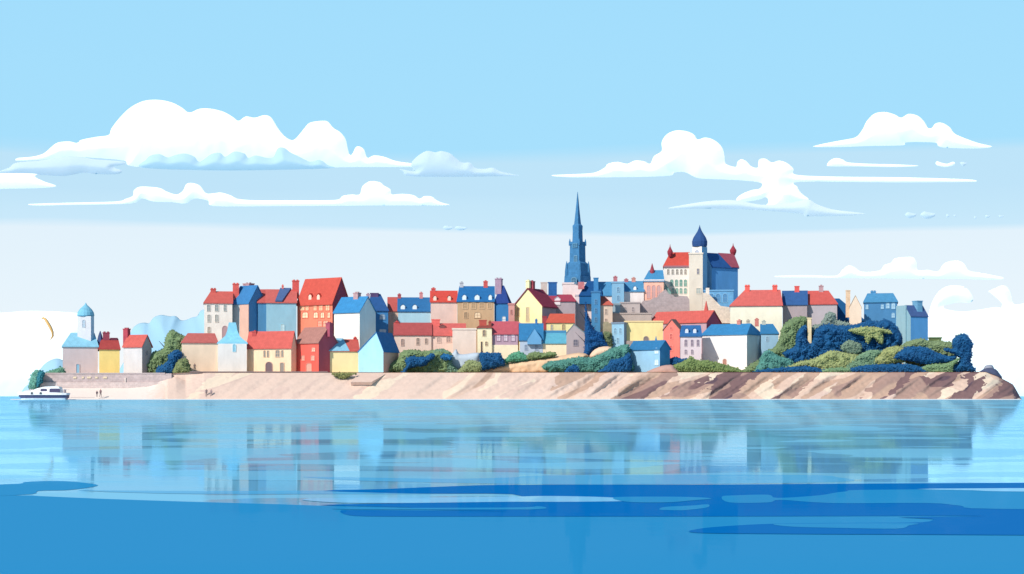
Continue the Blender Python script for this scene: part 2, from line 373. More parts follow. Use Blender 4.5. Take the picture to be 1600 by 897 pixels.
opening(h, 862, 507.5, 516, 3, '#8ba6b4', '#f0d79f'); opening(h, 880.5, 507, 515.5, 4, '#9c8f74', '#e2c890'); chimney(h, 847, 855, 494, '#a04a56', zlow=515, pots=False)
h = house('yellow flat fronted house with grey arched doorway, left of the coral gable house', 976, 1036, 503.5, 503, MR+3, flat=True, wall='#fde2a6', roof='#e8cf9c', d=6)
opening(h, 1009.5, 526, 540, 7, '#847c7c', '#a79c92', name='door', r=1)
mb = MB(); c = h.P(h.w*.29, -.6, 0); mb.box(c, h.a, h.b, h.w*.58, 1.2, h.zb, zof(532.5, MR+2)); mb.build('stone_base', mat('#a49a98', 'stone'), h.root)
h = house('narrow sky blue flat topped house with slate grey parapet, left of yellow house', 956, 975, 505.5, 505, MR+1, xs=979, th=20, flat=True, wall='#98c8e6', roof='#7a90a8', d=5, side='#7d9cb8')
opening(h, 961.5, 513, 521, 3, '#6f9cbc', '#b4dcf0'); opening(h, 969.5, 513, 521, 3, '#6f9cbc', '#b4dcf0'); opening(h, 965.5, 528, 536, 3, '#6f9cbc', '#b4dcf0')
# coral gable + long red roof
h = house('long red roofed range with shade-painted plum end gable, below the castle', 1016, 1104, 503, 487, MR+8, xs=1126, th=30, wall='#c0a2ae', roof='#ee6c64', side='#9c5070', d=9)
mb = MB(); c = h.P(pxs(h, 1103.5, h.d*.5), h.d*.5, 0); mb.lathe(c, [(.7, h.zr-.6), (.4, zof(480, c[1])), (.05, zof(470, c[1]))], 6); mb.build('finial', mat('#ee6c64', 'roof'), h.root)
h = house('coral red steep gable fronted house with brown roof edges, left of the mansard house', 1037, 1062, 515, 499, MR-2, xs=1068, th=25, axis='y', wall='#f3837a', roof='#8c6a68', side='#b7a0ae', over=.25)
opening(h, 1049, 522, 530, 4, '#c8605c', '#f79a90'); opening(h, 1049, 510, 515, 3, '#c8605c', '#f79a90', r=1); opening(h, 1049, 540, 548, 4, '#c8605c', '#f79a90')
h = house('lilac white house with deep blue mansard roof, two dormers and five dark windows', 1063, 1096, 525, 509, MR-4, wall='#dcd2dc', roof='#3c74b2', d=7, hl=2, hr=1)
for x in (1073, 1085.5): dormer(h, x, 512.5, 521, 5, '#d5dfec', '#2f64a4', '#3c74b2')
for x in (1071.5, 1081.5, 1090.5): opening(h, x, 531, 540.5, 3.6, '#7f7488', '#cfc4d0')
for x in (1071.5, 1081.5): opening(h, x, 546.5, 553, 3.2, '#8c8294', '#cfc4d0')
h = house('big plain white house with mid blue roof and small brown door, right of mansard house', 1097, 1167, 522, 507, MR-3, xs=1191, th=24, wall='#eaebf0', roof='#4592cc', side='#cfe4ee', d=8, hr=6, hl=2)
chimney(h, 1152, 1158.5, 499, '#cf8a80'); opening(h, 1132.5, 561, 572, 5.5, '#a87c72', '#d6c8c6', name='door', r=.9)
h = house('blue house with steel blue roof and small chimneys, stepping down behind the big white house', 1189, 1216, 521, 507, MR+2, wall='#92bad6', roof='#3f86bc', d=8, hr=8)
chimney(h, 1166, 1172, 499, '#b9b4a8', zlow=510); chimney(h, 1179, 1186, 497, '#c98078', zlow=510); chimney(h, 1190, 1197, 500, '#b9c0b8', zlow=512)
opening(h, 1199, 526, 533, 3.4, '#6f96b4', '#b0d0e4')

# ================================================================== upper row
UR = 428
h = house('tall white house with salmon roof and two red chimneys, three rows of grey windows', 319, 363, 473, 456, UR, wall='#ecebe8', roof='#ea6c64', d=8, hl=10)
chimney(h, 328.5, 338, 450, '#c9605c'); chimney(h, 363, 374, 442, '#dd6660')
for x, w in ((326, 4.4), (338.5, 4.8), (351.5, 3.6)): opening(h, x, 476, 486, w, '#8fa0a4', '#dcdcd8')
for x, w in ((326.5, 4.2), (338.5, 4.4)): opening(h, x, 492, 503, w, '#a9b0ae', '#dcdcd8')
opening(h, 326.5, 511, 522, 4, '#b4aca0', '#dcdcd8'); opening(h, 351.5, 509.5, 528, 8, '#b59aa2', '#cdbcc0', name='door', r=1)
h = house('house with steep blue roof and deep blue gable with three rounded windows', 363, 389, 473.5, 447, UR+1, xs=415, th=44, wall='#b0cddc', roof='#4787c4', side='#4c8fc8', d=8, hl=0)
chimney(h, 383, 394, 441.5, '#b7949c', lf=.75)
mb = MB(); t0 = pxs(h, 375); mb.box(h.P((t0+h.w)/2, -.06, 0), h.a, h.b, h.w-t0, .2, h.zb, zof(476, UR+1)); mb.build('rendered_bay', mat('#d6b4a8'), h.root)
for y in (477, 492.5, 506): opening(h, 406, y, y+(9 if y != 492.5 else 5.5), 5.4, '#a8c0d2', '#6f9cc4', side=True, r=1)
h = house('turquoise blue house with salmon roof and slate wedge, left of tall red house', 416, 463, 472.5, 453, UR+2, wall='#93c4dc', roof='#e8706a', d=9)
chimney(h, 456, 468, 437, '#d6605c'); chimney(h, 440, 443.5, 444.5, '#e07a74')
f2 = block(h.root, 403, 431, 472.5, 453, UR+3, wall='#4f8ab8', roof='#dc6864', d=8, wn='wall', rn='roof')
vs = [h.P(pxs(h,430), -.3, zof(471.5, UR+2)), h.P(pxs(h,441), -.3, zof(471.5, UR+2)), h.P(pxs(h,455,h.d/2), h.d/2+.1, zof(451.5, UR+6)), h.P(pxs(h,438,h.d/2), h.d/2+.1, zof(451.5, UR+6))]
vs += [(p[0], p[1]-.12, p[2]+.35) for p in vs]
mesh('slate_panel', vs, [(0,1,2,3),(4,5,6,7),(0,1,5,4),(1,2,6,5),(2,3,7,6),(3,0,4,7)], mat('#5d73a6', 'roof'), h.root)
opening(h, 441.5, 506.5, 518, 5, '#c2e4f0', '#a9d6e6', r=1)
# tall red house
h = house('tall red house with huge steep red roof, shade-painted plum gable side and rows of pale windows', 464.5, 519.5, 473.5, 435.5, UR-2, xs=546, th=42, wall='#e88a72', roof='#e85f52', side='#a04e62', d=9, over=.35)
for x in (484.5, 497.5): dormer(h, x, 459, 468.5, 5.5, '#f3d3c4', '#c9483f', '#e88a72')
for x, w in ((472, 8), (480, 5), (492.5, 5), (501.5, 5.5), (512, 6)): opening(h, x, 475, 485, w, '#f6c8a4', '#e0806a', r=.3)
for x, w in ((477, 8.5), (493.5, 6.5), (504, 5.5), (514, 4)): opening(h, x, 488, 496.5, w, '#fbe0c0', '#e0806a', r=.9)
for x, w in ((500, 6), (509, 8)): opening(h, x, 501, 510, w, '#dcb09a', '#e0806a', r=.6)
# white with blue roof
h = house('tall windowless white house with bright blue roof and shade-painted pale blue gable side', 522, 562, 487, 464.5, UR-12, xs=587, th=40, wall='#f2f1ef', roof='#4595d2', side='#c4eaf8', d=8)
chimney(h, 554, 562, 456, '#b99aa0', lf=.5)
h = house('navy roofed dark blue house with one round window, right of the plain white house', 576, 606.5, 485, 460, UR-2, wall='#3d80bc', roof='#33609e', d=8, hl=3, hr=12)
chimney(h, 572, 578, 458, '#b59cae', zlow=470); chimney(h, 578, 592, 458, '#5c4c78', pots=False)
opening(h, 597.5, 491, 499, 8, '#93aabf', '#5a93c4', r=1); opening(h, 598, 515, 520, 10, '#a3bfd8', '#6fa2cc', r=.6)
h = house('small tan house with flat red roof panel, between navy house and long blue roof', 606.5, 622, 485.5, 465, UR+3, wall='#d6b4a4', roof='#dc6660', d=8)
opening(h, 614.5, 491, 499, 3.4, '#a88c80', '#cba898')
h = house('long house with blue roof, thin pink chimney and pale blue front, left of coral roof', 622, 672.5, 486, 465.5, UR+2, wall='#a9d2e6', roof='#3878b4', d=8)
chimney(h, 621, 627, 458.5, '#b55a64'); chimney(h, 655, 661, 456, '#cf8c90')
for x in (629.5, 648): dormer(h, x, 475.5, 484, 6, '#e4f3fa', '#2d689f', '#9cc8e4')
h = house('pink walled house with bright coral red roof and two dormers, left of blue mansard', 673, 714, 471.5, 455, UR+1, wall='#e2c8c0', roof='#f2574c', d=8)
chimney(h, 673.5, 681, 449, '#cc5c5a')
for x in (679.5, 702): dormer(h, x, 461.5, 470.5, 4.6, '#f6dccc', '#c9413a', '#e88a78')
h = house('tall sand coloured house with blue mansard roof and three white dormers', 714.5, 772, 470.5, 448, UR, wall='#c8ab8a', roof='#2f76b6', d=8, hl=3)
chimney(h, 718, 724.5, 440, '#b4b8c2'); chimney(h, 755, 762.5, 438, '#d2605e')
for x, w in ((725.5, 5.5), (745.5, 7), (766, 4.5)): dormer(h, x, 460, 469.5, w, '#e2f0f8', '#2767a4', '#9cc4e0')
for x, w in ((727, 7), (740, 6), (753, 7), (765, 5)): opening(h, x, 474, 482, w, '#b59976', '#d8bd9c', r=.3)
opening(h, 746, 488, 496.5, 9, '#ecd6b4', '#bfa280', r=.9); opening(h, 728, 488, 497, 5, '#9c8468', '#d2b694')
h = house('blue tower house with pointed navy roof and tall mauve chimney, left of yellow gable', 772.5, 794.5, 470.5, 447, UR, xs=798, th=15, wall='#3579b6', roof='#2f4a94', d=6, hl=9, hr=9, side='#6f9cc0', name='tower_house')
chimney(h, 774, 785, 434, '#a58ca4', zlow=460)
opening(h, 787.5, 494.5, 504, 5, '#e0e8ea', '#5a93c4', r=.8)
# yellow gable
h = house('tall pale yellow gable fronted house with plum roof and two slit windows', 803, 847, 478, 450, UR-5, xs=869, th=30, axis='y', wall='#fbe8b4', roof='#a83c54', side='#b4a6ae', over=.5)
chimney(h, 822.5, 828.5, 437, '#fbe3b6', lf=.2, zlow=455); chimney(h, 828.5, 835, 438, '#a04a58', lf=.35, zlow=460)
opening(h, 810, 481, 494, 3.6, '#b9a88c', '#ead49f', r=.3); opening(h, 824.5, 480.5, 502, 4, '#b9ad98', '#ead49f', r=.2)
h = house('narrow dusty pink wall house squeezed left of the yellow gable', 794.5, 804, 476, 475, UR-3, flat=True, wall='#d49c96', roof='#c98c88', d=6); opening(h, 799, 484, 491, 2.6, '#a8706c', '#dcaca6')
h = house('grey mauve house with dark rose roof, between yellow gable and the church', 847, 899, 470.5, 461, UR+3, wall='#b0a4ac', roof='#c24a60', d=8, hr=6, hl=6)
chimney(h, 844.5, 855.5, 441, '#c9bdb8', zlow=468, pots=False); chimney(h, 856, 871, 441, '#2d64a4', zlow=468, pots=False)
dormer(h, 871, 464, 476, 8, '#ece4ea', '#d8ccd4', '#e4dae0')
# right hand part of the town
h = house('large cream house with wide salmon roof and two chimneys, right of castle', 1141, 1222, 477.5, 454, UR-2, wall='#f9ecd9', roof='#ee706a', d=9, hl=22, hr=2)
chimney(h, 1163.5, 1172, 445, '#e2665f'); chimney(h, 1206.5, 1215, 445, '#e2665f')
h = house('mauve grey house with slate blue roof between two salmon roofs', 1223, 1261, 476, 455, UR, wall='#aa9fa6', roof='#3f66a2', d=8)
chimney(h, 1241, 1249.5, 447, '#e0605c', pots=False)
h = house('grey house with red roof at the right end of the hilltop row', 1261, 1308, 475, 455, UR+1, wall='#b4b0ba', roof='#e6655f', d=8, hr=13)
chimney(h, 1279, 1287, 445, '#b4949c')
h = house('low dark navy roofed hall sloping down behind the right hand bushes', 1303, 1350, 500, 467, UR+5, wall='#2f6494', roof='#1f5c92', d=8, hr=38, name='hall', cat='hall')
h = house('large steel blue house with hipped blue roof and pale oval windows, on the right', 1350, 1402, 472, 459, UR+2, wall='#4a84b6', roof='#5a9ccc', d=8, hl=5, hr=6)
chimney(h, 1360, 1369, 454, '#4f90c0')
for x, y, w, hh in ((1354.5, 476, 4, 7), (1378.5, 475.5, 4, 7), (1387, 473.5, 5, 8), (1395.5, 473.5, 5.5, 9), (1395.5, 489, 4.6, 7)): opening(h, x, y, y+hh, w, '#a9cfe6', '#6ea6cf', r=1)
h = house('navy roofed blue house with teal front, rightmost building of the town', 1402, 1423, 494, 477, UR-4, xs=1450, th=50, axis='y', apex=.6, wall='#8cb8cc', roof='#52699f', side='#5aa0dc', d=8, over=.15)
chimney(h, 1429, 1438, 470, '#6fa8cc', lf=.65, pots=False)
mb = MB(); t1 = pxs(h, 1417); mb.box(h.P(t1/2, -.2, 0), h.a, h.b, t1, .4, h.zb, zof(477, UR-3)); mb.build('false_front', mat('#93bccd'), h.root)
opening(h, 1412, 484, 492, 4, '#6a94ac', '#a4cad8')
h = house('beige ruined gable with a tall square stack beside it, left of the steel blue house', 1327, 1346, 481, 462, UR-6, axis='y', wall='#ecd9c6', roof='#c8a48c', d=3, over=.1, name='ruined_gable', cat='ruin')
chimney(h, 1321, 1329, 453.5, '#dcc0a4', pots=False, zlow=496, name='stack')
mb = MB(); mb.box(at(1264.5, 510, 402)[:2], (1,0), (0,1), .98, .9, ground_z(at(1264.5,510,402)[0], 402)-.1, zof(498, 402), taper=.86); mb.box(at(1264.5, 510, 402)[:2], (1,0), (0,1), 1.05, 1.0, zof(498.4, 402), zof(496.5, 402))
tag(mb.build('stone_pillar', mat('#e0cda8', 'stone'), origin=at(1264.5, 575, 402)), 'tall beige stone pillar rising out of the dark bushes on the right', 'pillar')
mb = MB(); c = at(1461, 530, 404); mb.box(c[:2], (1,0), (0,1), 2.5, 2.2, ground_z(c[0], 404), zof(529, 404)); mb.box(c[:2], (1,0), (0,1), 2.8, 2.6, zof(529, 404), zof(527, 404))
tag(mb.build('garden_shed', mat('#71855a', 'wall'), origin=(c[0], 404, ground_z(c[0], 404))), 'small olive green flat roofed shed above the right hand bushes', 'shed')

# ================================================================== church with the needle spire
Y = 440
ch = house('blue stone church with very tall needle spire, tallest landmark of the town', 879, 926, 443.5, 443, Y, name='spire_church', cat='church', flat=True, wall='#ecdedf', roof='#ecdedf', d=8)
c = at(902.5, 440, Y+3)[:2]; s = (Y+3)/F
TB = '#417cac'
mb = MB(); R = lambda px: px*s*1.02
mb.lathe(c, [(R(21), zof(445,Y+3)), (R(20.5), zof(432,Y+3)), (R(17.5), zof(430,Y+3)), (R(16), zof(412,Y+3)), (R(12.5), zof(409,Y+3)), (R(12), zof(383,Y+3)), (R(13), zof(381.5,Y+3)), (R(13), zof(378,Y+3))], 4, rad(9) )
mb.build('tower', mat(TB, 'stone'), ch.root)
mb = MB(); mb.lathe(c, [(R(8.2), zof(379,Y+3)), (R(7.6), zof(360,Y+3)), (R(8), zof(353,Y+3)), (R(5.4), zof(350,Y+3)), (R(3), zof(328,Y+3)), (.05, zof(300,Y+3))], 4, rad(9)); mb.build('spire', mat(TB, 'stone'), ch.root)
for i in range(4):
    t = rad(9) + math.pi/2*i; q = (c[0]+R(12.2)*math.cos(t), c[1]+R(12.2)*math.sin(t))
    mb = MB(); mb.lathe(q, [(R(1.6), zof(384,Y+3)), (R(1.4), zof(378,Y+3)), (.03, zof(373,Y+3))], 6); mb.build('pinnacle', mat(TB, 'stone'), ch.root)
for i in range(4):
    t = rad(9) + math.pi/2*i; q = (c[0]+R(17)*math.cos(t), c[1]+R(17)*math.sin(t))
    mb = MB(); mb.lathe(q, [(R(3.2), zof(443.5,Y+3)), (R(2.8), zof(424,Y+3)), (R(1.6), zof(414,Y+3)), (.03, zof(408,Y+3))], 6); mb.build('buttress', mat(TB, 'stone'), ch.root)
# belfry openings on the lit left faces
class G: pass
g = Fr(); t = rad(9)
pa = (c[0]+R(12.2)*math.cos(t+math.pi), c[1]+R(12.2)*math.sin(t+math.pi)); pb = (c[0]+R(12.2)*math.cos(t-math.pi/2), c[1]+R(12.2)*math.sin(t-math.pi/2))
ln = math.hypot(pb[0]-pa[0], pb[1]-pa[1]); g.a = ((pb[0]-pa[0])/ln, (pb[1]-pa[1])/ln); g.b = (-g.a[1], g.a[0]); g.O = pa; g.root = ch.root; g.w = ln
g.P = lambda lx, ly, z: (g.O[0]+lx*g.a[0]+ly*g.b[0], g.O[1]+lx*g.a[1]+ly*g.b[1], z)
opening(g, 899.5, 400, 413, 3.6, '#3f6f92', '#6f9fbc', r=.4, ly=-.1); opening(g, 898.5, 381, 386, 6, '#3a6f92', '#5c92b4', r=.2, ly=-.12)
opening(g, 897, 434, 442.5, 7.5, '#3f6a88', '#6f9fbc', r=1, ly=-1.7)
f = block(ch.root, 899, 925, 462, 461, Y-4, flat=True, wall='#e6dbe0', roof='#d8ccd2', d=4, wn='porch', rn='porch_roof')
f = block(ch.root, 905, 941, 461.5, 440, Y-6, wall='#2468a4', roof='#1c5490', d=6, hl=13, hr=13, wn='transept', rn='transept_roof', over=.2, base=475)
mb = MB(); cc = at(939, 450, Y-5)[:2]; mb.lathe(cc, [(.6, zof(462,Y-5)), (.5, zof(456,Y-5)), (.03, zof(448.5,Y-5))], 6); mb.build('pinnacle', mat('#1c5490', 'roof'), ch.root)
mb = MB(); cc = at(908, 450, Y-5.5)[:2]; mb.box(cc, (1,0), (0,1), 1.5, 1.2, zof(452,Y-5), zof(441,Y-5)); mb.build('chimney', mat('#c87e84', 'stone'), ch.root)
h = house('slim tall blue townhouse with flat top, right of the dark cypress', 924, 938, 457, 456, UR-4, flat=True, wall='#4a8abc', roof='#3a78ac', d=5)
chimney(h, 927, 935.5, 434, '#3f7fb4', pots=False, zlow=458)
for y in (468, 482, 496): opening(h, 931, y, y+7, 3.2, '#2d5f8c', '#6fa6d0')
h = house('narrow beige house with small red pitched roof, right of the slim blue townhouse', 938, 957, 476, 464, UR-3, wall='#d8c4b6', roof='#e06a5c', d=6, apex=.5, hr=12)
opening(h, 947, 483, 491, 3.4, '#9c8a80', '#e0cec0'); opening(h, 947, 498, 506, 3.4, '#9c8a80', '#e0cec0')
mb = MB(); c = at(949, 510, UR-8); mb.box(c[:2], (1,0), (0,1), 2.1, 2, ground_z(c[0], c[1])-.2, zof(505, UR-8)); mb.box((c[0]-.3, c[1]), (1,0), (0,1), 1.2, 1.6, zof(505.1,UR-8), zof(503,UR-8))
tag(mb.build('stone_outhouse', mat('#a8a088', 'stone'), origin=c), 'small olive grey stone outhouse below the narrow beige house', 'outhouse')

# ================================================================== row behind the church and castle
BR = 446
h = house('white walled house with blue roof, directly right of the church transept', 936, 956, 461.5, 441, BR, wall='#e8dfe2', roof='#5c9ccc', d=8); opening(h, 945, 464, 471, 3.4, '#9aa2b4', '#f2ecee')
h = house('tall flat fronted powder blue house between two blue roofs', 956, 975, 442, 441, BR-2, flat=True, wall='#86b9dc', roof='#7ab0d6', d=7)
chimney(h, 958, 965, 431, '#b4727c', zlow=445)
for y in (449, 462): opening(h, 966, y, y+7, 3.4, '#5c92bc', '#a4cde6')
h = house('white house with blue roof and pink chimneys, left of the pink arched house', 975, 1006, 455, 440, BR, wall='#e8e3e4', roof='#5c9ccc', d=8)
chimney(h, 975, 982, 435, '#b4727c'); chimney(h, 986.5, 993.5, 433, '#cf958c'); dormer(h, 992, 447, 454, 4, '#eef4f8', '#4f90c2', '#9cc4e0')
h = house('pink arcaded house with blue roof and red cone pinnacle, left of the castle', 1006, 1037, 439, 423, BR, wall='#f6bfae', roof='#5499cc', d=8, hl=8, hr=1)
mb = MB(); cc = h.P(h.w/2, -.08, 0); mb.box(cc, h.a, h.b, h.w+.2, .35, zof(440.5, BR), zof(437, BR)); mb.build('cornice', mat('#f2eeee', 'trim'), h.root)
mb = MB(); cc = at(1019, 420, BR+3)[:2]; mb.lathe(cc, [(.55, zof(430,BR+3)), (.65, zof(424,BR+3)), (.4, zof(419,BR+3)), (.05, zof(411.5,BR+3))], 8); mb.build('pinnacle', mat('#b84a58', 'roof'), h.root)
for x in (1013.5, 1021.5, 1029.5): opening(h, x, 446, 466, 5.2, '#c4a6a8', '#efb2a4', r=1)
h = house('stepped grey stone house with flat top below the white house, right of powder blue house', 969, 1000, 474, 473, 436, flat=True, wall='#b9b0b0', roof='#aca4a6', d=8)
opening(h, 977, 480, 487, 3.4, '#8c8488', '#c8c0c0'); opening(h, 989, 480, 487, 3.4, '#8c8488', '#c8c0c0')
h = house('low wide grey stone block above the yellow house', 957, 1018, 491, 490, 431, flat=True, wall='#bab0ac', roof='#aea4a2', d=5)
h = house('small dusty blue block wedged left of the stepped grey house', 957, 969, 476, 475, 434, flat=True, wall='#9ab2c0', roof='#8aa4b4', d=5)

# ================================================================== castle
CY = 452
ca = house('white castle with navy onion domed tower, red roofed left wing and shade-painted blue right wing', 1037, 1077, 416, 395, CY+1, name='castle', cat='castle', wall='#ebe8e3', roof='#e8594e', d=9, hl=10, wn='left_wing', rn='left_roof')
mb = MB(); cc = ca.P(ca.w/2+.3, -.1, 0); mb.box(cc, ca.a, ca.b, ca.w+.6, .5, zof(417.5, CY), zof(414.8, CY)); mb.build('cornice', mat('#9c6a76', 'trim'), ca.root)
for x in (1044, 1051, 1058, 1064.5, 1071): opening(ca, x, 421, 428.5, 3, '#8c8880', '#dad6d0')
for x in (1049.5, 1057, 1064, 1071): opening(ca, x, 437, 447, 4, '#5c9c90', '#cfd8d2', r=.9)
for x in (1051.5, 1057.5, 1064, 1071): opening(ca, x, 450.5, 458.5, 3.8, '#6fa89c', '#cfd8d2', r=.8)
def turret(px, Yt, yb, yt, r, col='#b43c4c'):
    s = Yt/F; cc = at(px, 400, Yt)[:2]; mb = MB()
    mb.lathe(cc, [(r*s*.6, zof(yb,Yt)), (r*s, zof(yb-5,Yt)), (r*s*1.05, zof(yb-8,Yt)), (r*s*.55, zof(yb-12,Yt)), (r*s*.18, zof(yt+4,Yt)), (.03, zof(yt,Yt))], 10)
    return mb.build('turret', mat(col, 'roof'), ca.root)
turret(1047, CY+3, 401, 381.5, 4.2); turret(1145.5, CY+8, 399, 380, 5)
tw = block(ca.root, 1081.5, 1096.5, 385, 384, CY-2, xs=1105, th=30, wall='#e6e2dc', roof='#39608f', noroof=True, hl=1, hr=1, wn='tower', side='#7fb4dc', d=4)
tb = block(ca.root, 1076.5, 1098, 397, 396, CY-2.6, flat=True, wall='#e2dacd', roof='#e2dacd', d=4, wn='tower_base', rn='ledge')
cc = tw.P(tw.w/2, tw.d/2, 0); s = cc[1]/F; mb = MB()
mb.lathe(cc, [(11.2*s, zof(385.5,CY)), (11.8*s, zof(382,CY)), (12*s, zof(377.5,CY)), (10*s, zof(371.5,CY)), (6.8*s, zof(366.5,CY)), (3.6*s, zof(361.5,CY)), (1.7*s, zof(357,CY)), (.9*s, zof(354.5,CY)), (.03, zof(351.5,CY))], 12)
mb.build('dome', mat('#3a5a94', 'roof'), ca.root, smooth=False)
opening(tw, 1089.5, 391, 409.5, 6.2, '#a5b3c8', '#d9d9de', r=1); opening(tb, 1090.5, 420, 428, 3, '#6f7a94', '#d5cbbd', r=.4); opening(tb, 1091.5, 450.5, 458.5, 6.5, '#b4c0bc', '#e0d8ca', r=.2)
rw = block(ca.root, 1098, 1112, 416, 395, CY+1, xs=1153, th=50, wall='#7cb4e4', roof='#2f5fa0', side='#5c9edc', wn='right_wing', rn='right_roof', axis='y', hl=0, d=9, apex=.5)  # wing walls painted blue to carry the shade of the white castle
vs = [rw.P(rw.w/2-.05, rw.d*.42, rw.zr+.19), rw.P(rw.w/2-.05, rw.d+.24, rw.zr+.19), rw.P(rw.w+.33, rw.d+.24, rw.ze-.04), rw.P(rw.w+.33, rw.d*.72, rw.ze-.04)]
vs += [(p[0], p[1]-.02, p[2]+.1) for p in vs]
mesh('roof_panel', vs, [(0,1,2,3),(4,5,6,7),(0,1,5,4),(1,2,6,5),(2,3,7,6),(3,0,4,7)], mat('#c25a6c', 'roof'), ca.root)
# lower bastions
f = block(ca.root, 1100, 1146, 455, 454, CY-8, flat=True, wall='#6aa8d8', roof='#6aa8d8', d=3, wn='bastion', rn='bastion_top', wkind='stone', base=500)
for x in (1112, 1122, 1133): opening(f, x, 459, 472, 6, '#4a88bc', '#86bce2', r=1)
cc = at(1105.5, 450, CY-11)[:2]; mb = MB(); mb.box(cc, (1,0), (0,1), .85, .8, zof(474, CY-11), zof(450, CY-11)); mb.build('stair_post', mat('#e6e2dc', 'wall'), ca.root)
# stair wall descending to the right
Yw = CY-12
pts = [(1098, 457), (1107, 459), (1116, 468), (1126, 478), (1140, 480), (1143, 505), (1098, 505)]
vs = [at(x, y, Yw) for x, y in pts] + [(at(x, y, Yw)[0], Yw+1.5, at(x, y, Yw)[2]) for x, y in pts]; n = len(pts)
mesh('stair_wall', vs, [tuple(range(n)), tuple(range(n,2*n))] + [(k,(k+1)%n,n+(k+1)%n,n+k) for k in range(n)], mat('#ddd5ca', 'stone'), ca.root)
# teal lean-to gable against the castle
h = house('tiny teal pointed roof hut against the foot of the castle', 1038, 1048.5, 457, 444.5, CY-5, axis='y', wall='#86a8a4', roof='#5c9c98', d=3, apex=.1, over=.1, name='hut', cat='hut')
# ================================================================== blobs traced as outline, built with real depth
def smooth_poly(P, n=4):
    P = [Vector((p[0], p[1])) for p in P]; m = len(P); out = []
    for i in range(m):
        p0, p1, p2, p3 = P[i-1], P[i], P[(i+1) % m], P[(i+2) % m]
        for k in range(n):
            t = k / n
            q = .5*((2*p1) + (-p0+p2)*t + (2*p0-5*p1+4*p2-p3)*t*t + (-p0+3*p1-3*p2+p3)*t**3)
            out.append((q.x, q.y))
    return np.array(out)
def inside(pts, poly):
    x, y = pts[:, 0], pts[:, 1]; r = np.zeros(len(pts), bool)
    a = poly; b = np.roll(poly, -1, 0)
    for (x1, y1), (x2, y2) in zip(a, b):
        if y1 == y2: continue
        c = ((y1 > y) != (y2 > y)) & (x < (x2-x1)*(y-y1)/(y2-y1)+x1); r ^= c
    return r
def nearest(pts, poly):
    best = np.full(len(pts), 1e9); bp = np.zeros((len(pts), 2))
    a = poly; b = np.roll(poly, -1, 0)
    for p, q in zip(a, b):
        d = q - p; L2 = max(1e-9, (d*d).sum()); t = np.clip(((pts-p)@d)/L2, 0, 1); c = p + t[:, None]*d
        ds = np.hypot(*(pts-c).T); k = ds < best; best[k] = ds[k]; bp[k] = c[k]
    return best, bp
def blob(poly, Y, thick, cap, cell=2., amp=.25, nsc=.12, seed=0, soft=False):
    """closed body: the outline at depth Y, swelling forwards and backwards by `thick` metres"""
    x0, y0 = poly.min(0) - cell; x1, y1 = poly.max(0) + cell
    nx = int((x1-x0)/cell)+2; ny = int((y1-y0)/cell)+2
    gx, gy = np.meshgrid(x0+cell*np.arange(nx), y0+cell*np.arange(ny)); P = np.c_[gx.ravel(), gy.ravel()]
    ins = inside(P, poly); d, bp = nearest(P, poly)
    used = {}; V = []; fr = []
    def vid(i):
        if i not in used:
            q = P[i] if ins[i] else bp[i]; dd = d[i] if ins[i] else 0.
            u = min(1., dd/cap); t = thick*(u*(2-u) if soft else math.sqrt(max(0., 1-(1-u)**2)))
            t *= 1 + amp*2*(mn.noise((q[0]*nsc, q[1]*nsc, seed)) + .5*mn.noise((q[0]*nsc*2.3, q[1]*nsc*2.3, seed+7)))
            t = max(t, .02)
            if dd == 0: t = 0.
            y = Y - t; y2 = Y + t
            V.append((kx(q[0])*y, y, zof(q[1], y))); V.append((kx(q[0])*y2, y2, zof(q[1], y2)))
            used[i] = len(V)-2
        return used[i]
    for r in range(ny-1):
        for c in range(nx-1):
            q = [r*nx+c, r*nx+c+1, (r+1)*nx+c+1, (r+1)*nx+c]
            if not any(ins[j] for j in q): continue
            v = [vid(j) for j in q]
            fr.append(tuple(reversed(v))); fr.append(tuple(j+1 for j in v))
    return V, fr
def weld(o, dist):
    bm = bmesh.new(); bm.from_mesh(o.data); bmesh.ops.remove_doubles(bm, verts=bm.verts, dist=dist)
    bmesh.ops.dissolve_degenerate(bm, edges=bm.edges, dist=dist*.5)
    bmesh.ops.recalc_face_normals(bm, faces=bm.faces); bm.to_mesh(o.data); bm.free()
